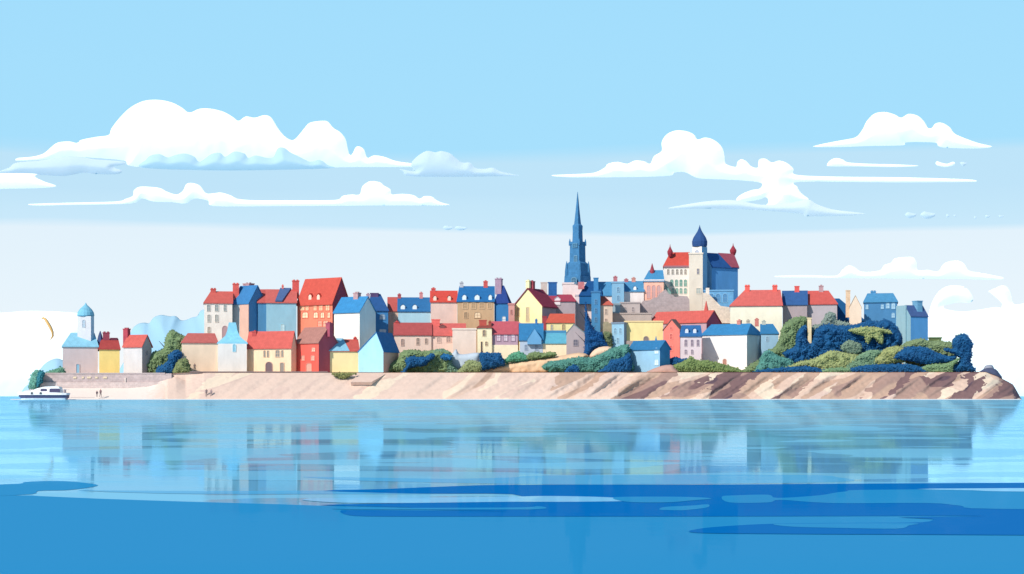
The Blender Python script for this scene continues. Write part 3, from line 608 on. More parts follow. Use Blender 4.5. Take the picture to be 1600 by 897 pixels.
def foliage(name, poly, Y, thick, col, dens=.5, parent=None, size=.5, cap=9, seed=1, smoothn=3):
    """crown or shrub: lumpy dark core wrapped in many leaf-sized faces"""
    poly = smooth_poly(poly, smoothn); cen = poly.mean(0)
    V, Fc = blob(poly, Y, thick, cap, 2.0, .15, .12, seed)
    # shrink the core a little so that leaves make the outline
    s = Y/F; r = np.random.default_rng(seed*31+int(poly[0][0]))
    Vn = []
    for v in V: Vn.append((v[0], v[1], v[2] - .0))
    V = Vn
    x0, y0 = poly.min(0)-1.2; x1, y1 = poly.max(0)+1.2
    area = (x1-x0)*(y1-y0); n = int(area*dens*1.6)
    pts = np.c_[r.uniform(x0, x1, n), r.uniform(y0, y1, n)]
    ins = inside(pts, poly); d, bp = nearest(pts, poly)
    nzk = np.array([mn.noise((p[0]*.35, p[1]*.35, seed)) for p in pts])
    keep = ins | (d < 1.3*(nzk+.35)*1.5)
    pts, d, ins = pts[keep], d[keep], ins[keep]
    for (px, py), dd, ii in zip(pts, d, ins):
        u = min(1., dd/cap) if ii else 0
        t = thick*math.sqrt(max(0., 1-(1-u)**2))*(1+.30*mn.noise((px*.13, py*.13, seed))+.15*mn.noise((px*.3, py*.3, seed+7)))
        y = Y + (-1 if r.random() < .72 else 1)*(t + r.uniform(-.1, .3))
        c = Vector((kx(px)*y, y, zof(py, y)))
        nrm = Vector((r.normal()*.4-.2, (r.normal()*.4-1.0)*(1 if y < Y else -1), r.normal()*.4+.7)).normalized()
        a = nrm.orthogonal().normalized(); b = nrm.cross(a); th = r.uniform(0, 6.3)
        a, b = a*math.cos(th)+b*math.sin(th), b*math.cos(th)-a*math.sin(th)
        w = size*r.uniform(.35, .8); l = w*r.uniform(.9, 1.6)
        k = len(V); V += [tuple(c-a*w*.5), tuple(c+b*l*.5), tuple(c+a*w*.5), tuple(c-b*l*.5)]
        Fc.append((k, k+1, k+2, k+3))
    o = mesh(name, V, Fc, mat(col, 'leaf'), parent, recalc=False, origin=None if parent else (kx(cen[0])*Y, Y, zof(poly.max(0)[1], Y)))
    return o
def shrub(label, poly, Y, thick, col, cat='shrub', name='shrub', group='shrubs and bushes round the headland', **k):
    return tag(foliage(name, poly, Y, thick, col, **k), label, cat, group)
def tree(label, poly, Y, thick, col, trunk, name='tree', group='trees of the headland', extra=None, **k):
    """trunk = (px, y_base, width_px, y_top)"""
    px, yb, wp, yt = trunk; s = Y/F; c = at(px, yb, Y); zb = min(c[2], ground_z(c[0], Y)+.2)
    root = empty(name, (c[0], Y, zb), label, 'tree', group)
    mb = MB(); r = wp*s/2; pr = [(r*1.5, zb-.3), (r, zb+.5), (r*.8, zb+(zof(yt,Y)-zb)*.5), (r*.3, zof(yt,Y))]
    mb.lathe(c, pr, 8)
    for i in range(5):
        t = i*2.4+px; z = zb+(zof(yt,Y)-zb)*(.35+.12*i); L_ = (zof(yt,Y)-zb)*.35
        p = Vector((c[0], c[1], z)); q = p+Vector((math.cos(t)*L_*.6, math.sin(t)*L_*.5, L_*.6)); rr = r*.45
        sx = Vector((1,0,0)); sy = Vector((0,1,0))
        mb.add([p+sx*rr, p+sy*rr, p-sx*rr, p-sy*rr, q+sx*rr*.3, q+sy*rr*.3, q-sx*rr*.3, q-sy*rr*.3], [(0,1,5,4),(1,2,6,5),(2,3,7,6),(3,0,4,7),(4,5,6,7)])
    mb.build('trunk', mat('#5a4438', 'stone'), root)
    foliage('crown', poly, Y, thick, col, parent=root, **k)
    if extra: foliage('crown', extra[0], Y-extra[2], thick*.6, extra[1], parent=root, **k)
    return root

# ================================================================== terrain
def grid_mesh(name, rows, mats, smooth=True, kind='structure'):
    n = len(rows[0]); V = [p for r in rows for p in r]
    fs = [(i*n+j, i*n+j+1, (i+1)*n+j+1, (i+1)*n+j) for i in range(len(rows)-1) for j in range(n-1)]
    o = mesh(name, V, fs, mats, smooth=smooth, recalc=False); o['kind'] = kind; return o
# cliff: rows from the water to the rim
def cliff_top(px):
    if px < 262: return interp(px, [(40,624),(52,606),(60,603),(200,603),(232,600),(250,594),(262,590)])
    return interp(px, [(262,590),(275,588),(290,594),(300,588),(318,583)] if px < 318 else TOP[5:])
cols = np.arange(40, 1598, 1.6); rows = []
NR = 40
for i in range(NR+1):
    v = i/NR; row = []
    for px in cols:
        zt = max(zof(cliff_top(px), YT), 0.0)
        rough = sm((px-620)/350.); beach = 1-sm((px-200)/120.)
        # slanting ribs of rock, running down to the left
        X = kx(px)*385; z = -.6 + v*(zt+.6)
        q = X*.30 - z*.42
        rib = mn.noise((q, z*.06+X*.03, 2.)) + .3*mn.noise((q*2.3+5, z*.2, 8.)) + .1*mn.noise((X*1.2, z*1.5, 3.))
        env = 4*v*(1-v)**.8 if v < 1 else 0
        Yc = YS + (YT-YS)*(v**1.0 if beach > .5 else (v**1.15)) - rib*(.6+1.3*rough)*env*(1-beach)
        row.append((kx(px)*Yc, Yc, z))
    rows.append(row)
rows.append([(kx(px)*(YT+.25), YT+.25, max(-.6, ground_z(kx(px)*390, 390))) for px in cols])
m, nt, b = nodes('cliff_rock'); L = nt.links.new
geo = N(nt, 'ShaderNodeNewGeometry'); sep = N(nt, 'ShaderNodeSeparateXYZ'); L(geo.outputs['Position'], sep.inputs[0])
def M(op, a, c=None, d=None):
    n = N(nt, 'ShaderNodeMath', operation=op)
    for i, v in enumerate((a, c, d)):
        if v is None: continue
        if isinstance(v, (int, float)): n.inputs[i].default_value = v
        else: L(v, n.inputs[i])
    return n.outputs[0]
X_, Z_ = sep.outputs[0], sep.outputs[2]
q = M('SUBTRACT', M('MULTIPLY', X_, .075), M('MULTIPLY', Z_, .11))
cmb = N(nt, 'ShaderNodeCombineXYZ'); L(q, cmb.inputs[0]); L(M('MULTIPLY', Z_, .10), cmb.inputs[1]); L(M('MULTIPLY', X_, .012), cmb.inputs[2])
n1 = N(nt, 'ShaderNodeTexNoise', i_Scale=.85, i_Detail=1.6, i_Roughness=.5, i_Distortion=.9); L(cmb.outputs[0], n1.inputs[0])
# rock gets browner towards the point on the right
bias = N(nt, 'ShaderNodeMapRange'); L(X_, bias.inputs[0])
for i, v in zip((1,2,3,4), (-40., 115., -.27, .16)): bias.inputs[i].default_value = v
# slabs: angular leaning blocks, tones mixing rock colour with painted shade
cv = N(nt, 'ShaderNodeCombineXYZ'); wob = N(nt, 'ShaderNodeTexNoise', i_Scale=.35, i_Detail=3.0); L(geo.outputs['Position'], wob.inputs[0])
L(M('ADD', M('SUBTRACT', M('MULTIPLY', X_, .20), M('MULTIPLY', Z_, .27)), M('MULTIPLY', wob.outputs[0], .9)), cv.inputs[0])
L(M('ADD', M('MULTIPLY', Z_, .11), M('MULTIPLY', wob.outputs[0], .5)), cv.inputs[1])
vo = N(nt, 'ShaderNodeTexVoronoi', i_Scale=1.0); L(cv.outputs[0], vo.inputs[0]); vs_ = N(nt, 'ShaderNodeSeparateColor'); L(vo.outputs['Color'], vs_.inputs[0])
val = M('ADD', M('ADD', M('MULTIPLY', n1.outputs[0], .55), M('MULTIPLY_ADD', vs_.outputs[0], .40, .02)), bias.outputs[0])
cr = N(nt, 'ShaderNodeValToRGB'); L(val, cr.inputs[0]); cr.color_ramp.interpolation = 'LINEAR'
stops = [(0, '#efd0bf'), (.34, '#e8c9ba'), (.39, '#f8e0c8'), (.455, '#eccab6'), (.50, '#d2ae99'), (.56, '#b8968a'), (.63, '#8a6c6c'), (.72, '#6b5660')]
els = cr.color_ramp.elements
while len(els) > 1: els.remove(els[-1])
first = True; prev = None
for p, c in stops:
    if prev is not None:
        e = els.new(p-.006); e.color = (*prev, 1)
    if prev is None: e = els[0]; e.position = p
    else: e = els.new(p)
    prev = tuple(lin(c)); e.color = (*prev, 1)
n2 = N(nt, 'ShaderNodeTexNoise', i_Scale=.9, i_Detail=8.0, i_Roughness=.7); L(geo.outputs['Position'], n2.inputs[0])
mr = N(nt, 'ShaderNodeMapRange'); L(n2.outputs[0], mr.inputs[0])
for i, v in zip((1,2,3,4), (.3, .7, .72, .84)): mr.inputs[i].default_value = v
mul = N(nt, 'ShaderNodeVectorMath', operation='SCALE'); L(cr.outputs[0], mul.inputs[0]); L(mr.outputs[0], mul.inputs['Scale'])
# sand on the left beach
sand = N(nt, 'ShaderNodeMix', data_type='RGBA'); L(mul.outputs[0], sand.inputs[6]); sand.inputs[7].default_value = (*lin('#ead9cf'), 1)
mk = N(nt, 'ShaderNodeMapRange'); L(M('ADD', X_, M('MULTIPLY', n2.outputs[0], 12)), mk.inputs[0])
for i, v in zip((1,2,3,4), (-77, -71, .9, 0.)): mk.inputs[i].default_value = v
L(mk.outputs[0], sand.inputs[0]); L(sand.outputs[2], b.inputs['Base Color'])
bp = N(nt, 'ShaderNodeBump'); bp.inputs['Strength'].default_value = .35; bp.inputs['Distance'].default_value = .25
L(n2.outputs[0], bp.inputs['Height']); L(bp.outputs[0], b.inputs['Normal']); b.inputs['Roughness'].default_value = .9; b.inputs['Specular IOR Level'].default_value = .15
grid_mesh('cliff', rows, m)
# ground behind the rim
rows = []
ys = [YT-.3, YT+.2, 391, 394, 398] + [402+4*i for i in range(16)] + [470, 485, 505, 520]
for Yg in ys:
    row = []
    for px in np.arange(40, 1598, 6.):
        x = kx(px)*Yg; z = ground_z(x, Yg)
        if Yg > 505: z = -1
        row.append((x, Yg, max(z, -1.)))
    rows.append(row)
mg, nt, b = nodes('ground_earth'); L = nt.links.new
geo = N(nt, 'ShaderNodeNewGeometry'); n1 = N(nt, 'ShaderNodeTexNoise', i_Scale=.12, i_Detail=6.0); L(geo.outputs['Position'], n1.inputs[0])
cr = N(nt, 'ShaderNodeValToRGB'); L(n1.outputs[0], cr.inputs[0]); cr.color_ramp.elements[0].position = .42; cr.color_ramp.elements[1].position = .6
cr.color_ramp.elements[0].color = (*lin('#d8b898'), 1); cr.color_ramp.elements[1].color = (*lin('#b9a184'), 1)
L(cr.outputs[0], b.inputs['Base Color']); b.inputs['Roughness'].default_value = .95
grid_mesh('ground', rows, mg)

# quay wall on the left, promenade edge
def slab(x0, x1, y0, y1, Ya, Yb, py_at=None):
    py_at = py_at or Ya; mb = MB(); z0, z1 = zof(y1, py_at), zof(y0, py_at)
    vs = [(kx(x0)*Ya, Ya, z0), (kx(x1)*Ya, Ya, z0), (kx(x1)*Yb, Yb, z0), (kx(x0)*Yb, Yb, z0)]
    return mb.add(vs + [(p[0], p[1], z1) for p in vs], [(0,1,2,3),(4,5,6,7),(0,1,5,4),(1,2,6,5),(2,3,7,6),(3,0,4,7)])
qw = tag(slab(64, 268, 583.5, 606, YT-.6, YT+1.2).build('quay_wall', mat('#bfb1b2', 'stone'), origin=at(160, 606, YT)), 'long mauve stone quay wall under the pale church and yellow house', 'wall')
OFF[qw.name] = Vector(qw.location)
slab(62, 262, 597.5, 608, YT-1.3, YT-.61).build('footing', mat('#cdbfbe', 'stone'), qw)
slab(66, 258, 582.5, 584, YT-.75, YT+.4).build('coping', mat('#c4b6b6', 'trim'), qw)
k = tag(slab(296, 512, 580.3, 582.6, YT-.2, YT+5).build('promenade', mat('#84706f', 'trim')), None, None, None, 'structure')
for i, (x, w) in enumerate(((117, 5), (129.5, 3), (139, 6), (150.5, 4), (164, 6))):
    o = tag(slab(x-w/2, x+w/2, 588.6, 591.4, YT-.75, YT-.6).build('wall_plaque', mat('#e2d2b4', 'trim'), origin=at(x, 591.4, YT-.7)),
        ['small pale plaque on quay wall, leftmost under the church door', 'tiny pale plaque on quay wall, second from left', 'small pale plaque on quay wall, middle one of five', 'small pale plaque on quay wall, just left of the yellow house', 'small pale plaque on quay wall below the yellow house'][i], 'plaque', 'pale plaques on the quay wall')
mb = slab(194.6, 196.6, 590, 599, YT-.8, YT-.6); tag(mb.build('wall_ladder', mat('#ddd2cc', 'trim'), origin=at(195.6, 599, YT-.7)), 'pale narrow ladder rail fixed on quay wall below the grey house', 'ladder')
mb = slab(110, 148, 620.6, 621.4, 379, 380.6)
tag(mb.build('jetty', mat('#b9aeac', 'trim'), origin=at(129, 620, 380)), 'low thin grey jetty between the white motorboat and the walking couple', 'jetty')
# slipway below the sky blue house
vs = [at(548, 583, 388.9), at(592, 583, 388.9), at(566, 598, 384.6), at(536, 598, 384.6)]
vs = [at(562, 582.2, 389.2), at(606, 582.2, 389.2), at(580, 597, 383.3), at(548, 597, 383.3)]
vs2 = [(p[0], p[1]+2.5, p[2]-1.6) for p in vs]
mesh('slipway', vs+vs2, [(0,1,2,3),(4,5,6,7),(0,1,5,4),(1,2,6,5),(2,3,7,6),(3,0,4,7)], mat('#e0c6b8', 'wall'))['kind'] = 'structure'
# line of swash at the foot of the cliff
mb = MB(); pr = []
for px in np.arange(20, 1597, 6.): pr.append((kx(px)*YS, YS-1.2+.5*mn.noise((px*.02, 0, 0))))
V = []
for x, y in pr: V += [(x, y-1.6, -.05), (x, y, .17), (x, y+2.5, -.05)]
fs = [(3*i+j, 3*i+3+j, 3*i+4+j, 3*i+1+j) for i in range(len(pr)-1) for j in range(2)]
mesh('surf', V, fs, mat('#f4f8fa', 'trim'), smooth=True)['kind'] = 'structure'

# ================================================================== rock masses
def rock(label, poly, Y, thick, col, **k):
    P = smooth_poly(poly, 2); V, fs = blob(P, Y, thick, 8, 2., .08, .09, 3)
    o = mesh('rock_outcrop', V, fs, mat(col, 'wall'), smooth=True, recalc=True, origin=(kx(P.mean(0)[0])*Y, Y, zof(P.max(0)[1], Y))); weld(o, .01)
    return tag(o, label, 'rock', 'rock masses under the town')
pts = [(995,498),(995,475),(1003,473),(1005,470),(1016,469),(1020,466),(1028,464),(1031,459),(1037,454),(1040,452),(1045,459),(1052,461),(1054,464),(1060,464),(1062,462),(1074,463),(1077,468),(1078,498)]
Yw = 441; vs = [at(x, y, Yw) for x, y in pts] + [(at(x, y, Yw)[0], Yw+2.2, at(x, y, Yw)[2]) for x, y in pts]; n = len(pts)
rw_ = mesh('rampart_wall', vs, [tuple(range(n)), tuple(range(n,2*n))] + [(k,(k+1)%n,n+(k+1)%n,n+k) for k in range(n)], mat('#b3a8ac', 'stone'), origin=at(1036, 498, Yw))
tag(rw_, 'ruined mauve grey rampart wall with stepped broken top at the foot of the castle', 'wall')
rock('pale blue grey boulder between the left bushes and navy bush', [(700,566),(702,556),(708,551),(713,545),(717,553),(730,553),(748,551),(750,560),(746,572),(716,580),(706,575)], 404, 1.5, '#b8c8d8')
rock('smooth tan mound below the cypress', [(921,560),(925,550),(935,543),(950,541),(958,545),(952,553),(940,560)], 403, 2.0, '#e6c9b0')
rock('bare sandy slope between the navy bush and wide green bush', [(742,586),(765,574),(800,566),(840,560),(875,556),(905,551),(920,556),(905,566),(880,575),(850,586)], 403, 3.0, '#e0c0a0')
rock('dark navy rock at the tip of the headland', [(1524,588),(1536,577),(1546,575),(1556,577),(1562,584),(1566,592),(1550,592)], 392, 1.6, '#4d5674')
rock('small grey boulder on top of the navy rock at the headland tip', [(1537,580),(1539,572),(1545,570),(1551,571),(1553,580)], 393, .9, '#939aab')
rock('brown shoulder of rock by the waterside blue house', [(1000,588),(1012,580),(1032,572),(1048,570),(1054,574),(1060,588)], 392, 1.5, '#c09c92')

# ================================================================== trees and shrubs; some dark blue ones are painted shade inside foliage
OL, GR, TE, NB, LO, DO = '#6f8356', '#4f8370', '#3c7f78', '#174f74', '#8f9664', '#66743e'
tree('two toned tree leaning over the left end of the quay wall', [(46,607),(46,596),(50,584),(56,579),(64,579),(70,583),(66,589),(66,597),(60,601),(58,607)], 387, 1.3, '#5f9078', (54,610,3,590), extra=([(58,604),(57,592),(60,582),(66,580),(70,583),(66,590),(67,597),(62,601)], '#2f7478', 1.2), seed=2)
shrub('low dark green shrub left of the pale church', [(72,585),(75,581),(86,577),(98,574),(100,586)], 392, 1.4, '#5f8c6e', seed=3)
tree('tall olive tree between the grey gabled house and the cream cottage', [(222,586),(222,563),(230,563),(238,551),(248,548),(256,543),(260,525),(266,517),(273,517),(282,523),(290,527),(292,545),(284,586)], 401, 3, OL, (258,585,5,535), seed=4)
shrub('dark blue shrub in front of the olive tree', [(245,585),(246,574),(255,570),(263,563),(263,556),(270,549),(278,547),(284,551),(284,560),(276,572),(271,585)], 396, 1.8, NB, seed=5)
shrub('small round olive bush against the cream cottage', [(271,585),(274,571),(281,562),(290,561),(295,566),(297,585)], 393.5, 1.3, '#6f7a4c', seed=6)
shrub('flat olive weeds beside the slipway', [(518,583),(555,583),(548,587),(538,592),(530,590)], 386.5, .6, '#7c7c48', seed=7, cap=4)
shrub('large sprawling olive green bush below the terrace houses', [(597,584),(602,575),(612,566),(622,561),(625,552),(635,547),(650,547),(662,549),(676,547),(688,546),(702,549),(706,560),(704,573),(712,584)], 402, 3.2, OL, seed=8)
shrub('deeper green bush at the right of the olive bush', [(664,584),(668,560),(676,549),(690,546),(704,552),(705,566),(712,575),(716,584)], 400.5, 1.5, '#6c8a6c', seed=9)
shrub('winding dark blue shade patch built as bush in front of the large olive bush', [(627,583),(635,572),(634,562),(642,557),(655,558),(666,557),(675,552),(680,556),(672,564),(662,572),(648,573),(638,576),(633,583)], 397.5, 1.6, NB, seed=10)
shrub('small oval teal blue bush at the top right of the olive bush', [(688,558),(692,554),(700,554),(705,557),(704,562),(695,562)], 398.5, 1.0, '#21638a', seed=11, cap=4)
shrub('olive bush between the pale boulder and navy bush', [(715,583),(722,573),(731,564),(741,564),(752,567),(754,574),(745,583)], 399, 1.5, '#86905e', seed=12)
shrub('broad navy blue bush below the narrow cream house', [(738,581),(750,573),(749,553),(758,551),(770,552),(780,551),(784,557),(789,570),(775,574),(760,577)], 399.5, 2, NB, seed=13)
shrub('mid green bush below the mauve house', [(784,568),(793,558),(802,551),(813,550),(822,556),(826,563),(812,565),(798,566)], 401.5, 1.5, '#54906c', seed=14)
shrub('olive green hedge below the turquoise roofed cottage', [(820,562),(826,553),(838,550),(850,552),(858,550),(867,551),(870,555),(860,558),(842,561)], 401.5, 1.4, '#6f8050', seed=15, cap=5)
shrub('very wide teal green bush spreading below the cypress', [(847,574),(856,566),(880,562),(905,558),(925,559),(938,553),(950,547),(965,542),(982,539),(984,560),(982,582),(870,582),(856,579)], 398.5, 2.4, GR, seed=16)
shrub('small navy shade patch built as bush at the front of the wide green bush', [(883,582),(888,574),(896,571),(902,573),(904,582)], 394.5, 1.2, NB, seed=17, cap=5)
shrub('dark navy shade patch built as bush beside the light blue waterside house', [(936,582),(942,576),(950,570),(953,563),(964,561),(975,557),(984,554),(984,582)], 395.5, 1.6, NB, seed=18)
tree('dark blue cypress with a flaring skirt beside the church', [(914.5,475),(916,475),(918,490),(923,505),(929,515),(936,519),(941,520),(943,529),(950,538),(949,543),(938,543),(928,546),(923,555),(914,559),(909,558),(913,548),(914,530)], 407, 2.4, '#104a76', (918,560,3,490), seed=19, cap=7, size=.4, name='cypress_tree')
tree('short olive tree under the small stone outhouse', [(941,543),(941,528),(944,519),(950,519),(955,522),(956,543)], 408, 1.5, '#68744e', (949,545,2,528), seed=20)
shrub('navy hedge between the waterside house and the olive bush', [(1046,576),(1048,561),(1055,558),(1065,561),(1073,560),(1070,568),(1060,576)], 399, 1.3, NB, seed=21, cap=5)
shrub('long low olive bush under the big white house', [(1044,580),(1054,570),(1064,566),(1074,561),(1080,558),(1090,563),(1105,563),(1125,568),(1145,573),(1158,578),(1160,584),(1080,586)], 394, 2, '#6f8048', seed=22)
# right hand thicket, back to front
shrub('grey green bush climbing behind the stone pillar', [(1262,545),(1268,512),(1283,505),(1290,492),(1298,487),(1305,492),(1308,500),(1320,503),(1330,508),(1337,515),(1330,545)], 410, 2.5, '#7d8c7a', seed=30)
shrub('tall olive bush on the left flank of the thicket', [(1165,584),(1172,570),(1186,562),(1198,548),(1210,543),(1218,528),(1222,512),(1234,500),(1248,495),(1261,497),(1263,515),(1262,560),(1240,584)], 406, 3.2, OL, seed=31)
shrub('teal tinted bush at the foot of the tall olive bush', [(1180,584),(1186,568),(1190,555),(1200,547),(1208,552),(1222,558),(1236,562),(1238,574),(1220,582)], 400, 1.6, '#4f8474', seed=32)
shrub('huge navy thicket in the middle of the right hand headland', [(1236,570),(1228,560),(1222,552),(1232,545),(1241,540),(1243,525),(1248,514),(1260,507),(1262,527),(1267,534),(1272,518),(1280,511),(1292,507),(1310,509),(1330,508),(1352,503),(1358,500),(1372,503),(1382,499),(1392,502),(1400,509),(1408,522),(1409,538),(1400,550),(1400,575),(1270,572)], 404, 3.6, NB, seed=33)
shrub('pale olive star shaped bush on top of the navy thicket', [(1326,516),(1340,512),(1356,511),(1375,513),(1388,516),(1394,521),(1385,521),(1378,519),(1380,528),(1378,537),(1368,530),(1362,528),(1356,537),(1350,525),(1338,521)], 399.5, 1.1, '#90985e', seed=34, cap=4)
shrub('rounded grey olive bush in the middle of the navy thicket', [(1314,545),(1318,536),(1328,532),(1335,534),(1345,538),(1346,548),(1338,554),(1326,553)], 399, 1.3, '#6f8268', seed=35, cap=5)
shrub('rolling olive green bush at the front of the thicket', [(1226,576),(1245,567),(1262,563),(1275,560),(1290,551),(1302,548),(1318,551),(1340,555),(1345,562),(1338,572),(1322,580),(1290,581),(1262,574),(1240,576)], 398, 1.8, '#8e9760', seed=36, cap=6)
shrub('sage green bush left of the bright olive bush', [(1318,582),(1325,568),(1340,556),(1360,547),(1378,549),(1370,560),(1385,572),(1360,578)], 397, 1.5, '#6f8c68', seed=37)
shrub('bright olive bush right of the sage bush', [(1362,566),(1368,558),(1376,552),(1385,544),(1402,541),(1418,545),(1424,556),(1416,564),(1395,568),(1380,572)], 396.8, 1.6, '#94995e', seed=38)
shrub('grassy olive bank below the rightmost building', [(1406,545),(1414,536),(1426,532),(1440,529),(1452,533),(1470,533),(1488,536),(1494,545),(1492,560),(1470,572),(1440,572),(1412,565)], 401, 2, '#788a5e', seed=39)
shrub('long navy bush with pointed left end near the headland tip', [(1396,561),(1400,552),(1412,544),(1425,542),(1440,542),(1452,545),(1464,551),(1480,556),(1495,556),(1488,566),(1468,567),(1450,570),(1430,566),(1412,563)], 396, 1.7, NB, seed=40)
tree('dark navy tree standing at the right end of the headland', [(1484,582),(1488,572),(1500,562),(1490,553),(1476,548),(1478,544),(1490,545),(1488,535),(1492,527),(1500,523),(1508,522),(1515,528),(1518,535),(1521,538),(1518,545),(1519,555),(1516,564),(1520,572),(1524,578),(1516,582)], 396, 2, NB, (1503,583,5,545), seed=41)
shrub('small olive bush tucked behind the navy headland tree', [(1486,540),(1490,530),(1496,524),(1503,522),(1500,530),(1494,540)], 398, 1, OL, seed=42, cap=4)
shrub('low navy hedge at the left front of the thicket', [(1183,583),(1190,578),(1210,576),(1240,573),(1265,573),(1282,577),(1292,583)], 394, 1.2, NB, seed=43, cap=5)
shrub('low navy hedge at the right front of the thicket', [(1322,583),(1340,573),(1370,570),(1400,569),(1425,570),(1440,576),(1446,583)], 394, 1.3, NB, seed=44, cap=5)
shrub('low sage bush between navy hedge and navy headland tree', [(1438,583),(1442,573),(1460,569),(1478,568),(1492,562),(1500,560),(1490,572),(1484,583)], 394.5, 1.2, '#6f8a5e', seed=45, cap=5)
shrub('long low sage bush at the rim between the two navy hedges', [(1285,583),(1290,577),(1305,575),(1325,575),(1330,579),(1328,583)], 393.5, 1.0, '#6d8c62', seed=46, cap=4)

# ================================================================== people
def person(px, pyf, Y, hpx, label, shirt, trousers, facing=0., stride=.15):
    s = Y/F; H = hpx*s; c = at(px, pyf, Y); zf = c[2]
    k = H/1.75; ca, sa = math.cos(facing), math.sin(facing)
    J = [(0,0,.95),(0,0,1.15),(0,0,1.4),(0,0,1.5),(0,0,1.63),(0,0,1.74),
         (.1,0,.92),(.11,stride*.5,.5),(.11,stride,.07),(.11,stride-.16,.04),
         (-.1,0,.92),(-.11,-stride*.3,.5),(-.11,-stride,.08),(-.11,-stride-.16,.04),
         (.2,0,1.4),(.27,.05,1.12),(.25,-.08,.9),(.25,-.12,.8),(-.2,0,1.4),(-.27,-.05,1.12),(-.25,-.14,.9),(-.25,-.18,.8)]
    Rr = [.15,.13,.16,.065,.105,.08,.1,.07,.05,.045,.1,.07,.05,.045,.065,.05,.038,.035,.065,.05,.038,.035]
    E = [(0,1),(1,2),(2,3),(3,4),(4,5),(0,6),(6,7),(7,8),(8,9),(0,10),(10,11),(11,12),(12,13),(2,14),(14,15),(15,16),(16,17),(2,18),(18,19),(19,20),(20,21)]
    me = bpy.data.meshes.new('person'); me.from_pydata([((x*ca-y*sa)*k, (x*sa+y*ca)*k, z*k) for x, y, z in J], E, [])
    o = bpy.data.objects.new('person', me); COL.objects.link(o); o.location = (c[0], Y, zf); OFF[o.name] = Vector(o.location)
    md = o.modifiers.new('skin', 'SKIN'); 
    for i, r in enumerate(Rr): me.skin_vertices[0].data[i].radius = (r*k, r*k*.8)
    me.skin_vertices[0].data[0].use_root = True
    sb = o.modifiers.new('sub', 'SUBSURF'); sb.levels = 1; sb.render_levels = 1
    dg = bpy.context.evaluated_depsgraph_get(); bm = bmesh.new(); bm.from_object(o, dg)
    me2 = bpy.data.meshes.new('person'); 
    mats = [mat(shirt, 'trim'), mat(trousers, 'trim'), mat('#b98a78', 'trim'), mat('#3c3036', 'trim')]
    for m_ in mats: me2.materials.append(m_)
    for f_ in bm.faces:
        q = f_.calc_center_median(); z = q.z/k
        f_.material_index = 3 if z > 1.68 or (z > 1.58 and (q.x*-sa*-1+q.y*ca) > .04) else 2 if z > 1.5 else 2 if (z < .86 and abs(q.x) > .2*k and z > .74) else 0 if z > .93 else 1
        f_.smooth = True
    bm.to_mesh(me2); bm.free(); o.modifiers.clear(); o.data = me2
    return tag(o, label, 'person')
person(151.5, 620.5, 381.6, 10.5, 'shorter of two dark dressed people walking together on the left beach', '#6a5660', '#5a4a54', .6)
person(157.2, 620.5, 381.6, 13, 'taller of two dark dressed people walking together on the left beach', '#74545c', '#54464e', -.5)
person(322.5, 620, 381.5, 12.5, 'person in brown grey at the foot of the cliff, left of a pair', '#7c6a6e', '#5c4e54', .3)
person(330, 620, 381.5, 12, 'person in mauve grey at the foot of the cliff, right of a pair', '#8c7a80', '#6c5e66', -.4)
person(304.2, 580.5, 391.2, 13, 'lone dark figure standing on the promenade before the cream cottage', '#5c4a48', '#4c4040', 0, .04)

# ================================================================== motorboat
Yb = 374.; bo = empty('motorboat', at(68, 622.5, Yb), 'white motorboat with navy hull moored at the left end of the beach', 'boat')
sb = Yb/F
def bz(py): return zof(py, Yb)
def bx(px): return kx(px)*Yb
def loft(name, secs, m):
    """secs: (x, half width, z_low, z_high, half width low)"""
    V = []; 
    for x, w, z0, z1, wl in secs: V += [(x, Yb-w, z1), (x, Yb-wl, z0), (x, Yb+wl, z0), (x, Yb+w, z1)]
    n = len(secs); fs = [(4*i+j, 4*i+(j+1)%4, 4*i+4+(j+1)%4, 4*i+4+j) for i in range(n-1) for j in range(4)] + [(0,1,2,3), (4*n-4,4*n-3,4*n-2,4*n-1)]
    return mesh(name, V, fs, m, bo)
W = 1.75
hs = [(29.5,.15,616.6),(34,.75,616.8),(42,1.35,617),(55,W,617),(80,W,617),(100,W*.9,617),(106,W*.8,617)]
loft('keel', [(bx(x), w, -.35, bz(t), w*.7) for x, w, t in [(34,.5,622.4),(42,1.2,622.2),(55,W-.15,622),(80,W-.15,622),(100,W*.8,622),(104,W*.7,622)]], mat('#eef2f6', 'trim'))
loft('hull', [(bx(x), w, bz(619.5 if i == 0 else 622.2), bz(t), w*.8) for i, (x, w, t) in enumerate(hs)], mat('#474c74', 'trim'))
loft('topsides', [(bx(x-.3), w+.03, bz(617.2), bz(t), w+.02) for x, w, t in [(28.5,.2,612.5),(34,.85,612.3),(42,1.45,612),(55,W+.1,612),(80,W+.1,613),(100,W,614),(107,W*.88,614)]], mat('#f0f2f6', 'trim'))
loft('cabin', [(bx(x), w, bz(613.5), bz(t), w+.08) for x, w, t in [(46,.5,612.2),(53,.95,609.5),(62,1.25,606.5),(72,1.3,604.3),(86,1.3,603.6),(94,1.25,604.2),(97,1.2,610)]], mat('#f6f6f8', 'trim'))
loft('foredeck_cover', [(bx(x), w, bz(613), bz(t), w) for x, w, t in [(37,.4,612),(41,.7,610.2),(50,.8,608.5),(52,.7,609)]], mat('#c9cdd0', 'trim'))
def bwin(x0, x1, y0, y1, yo, col='#4a4668', nm='window'):
    o = arch(x1-x0, y1-y0, .9); xc = (x0+x1)/2
    V = [(bx(xc+u), yo, bz(y1-z)) for u, z in o] + [(bx(xc+u), yo+.12, bz(y1-z)) for u, z in o]; n = len(o)
    mesh(nm, V, [tuple(range(n)), tuple(range(n,2*n))] + [(k,(k+1)%n,n+(k+1)%n,n+k) for k in range(n)], mat(col, 'glass'), bo)
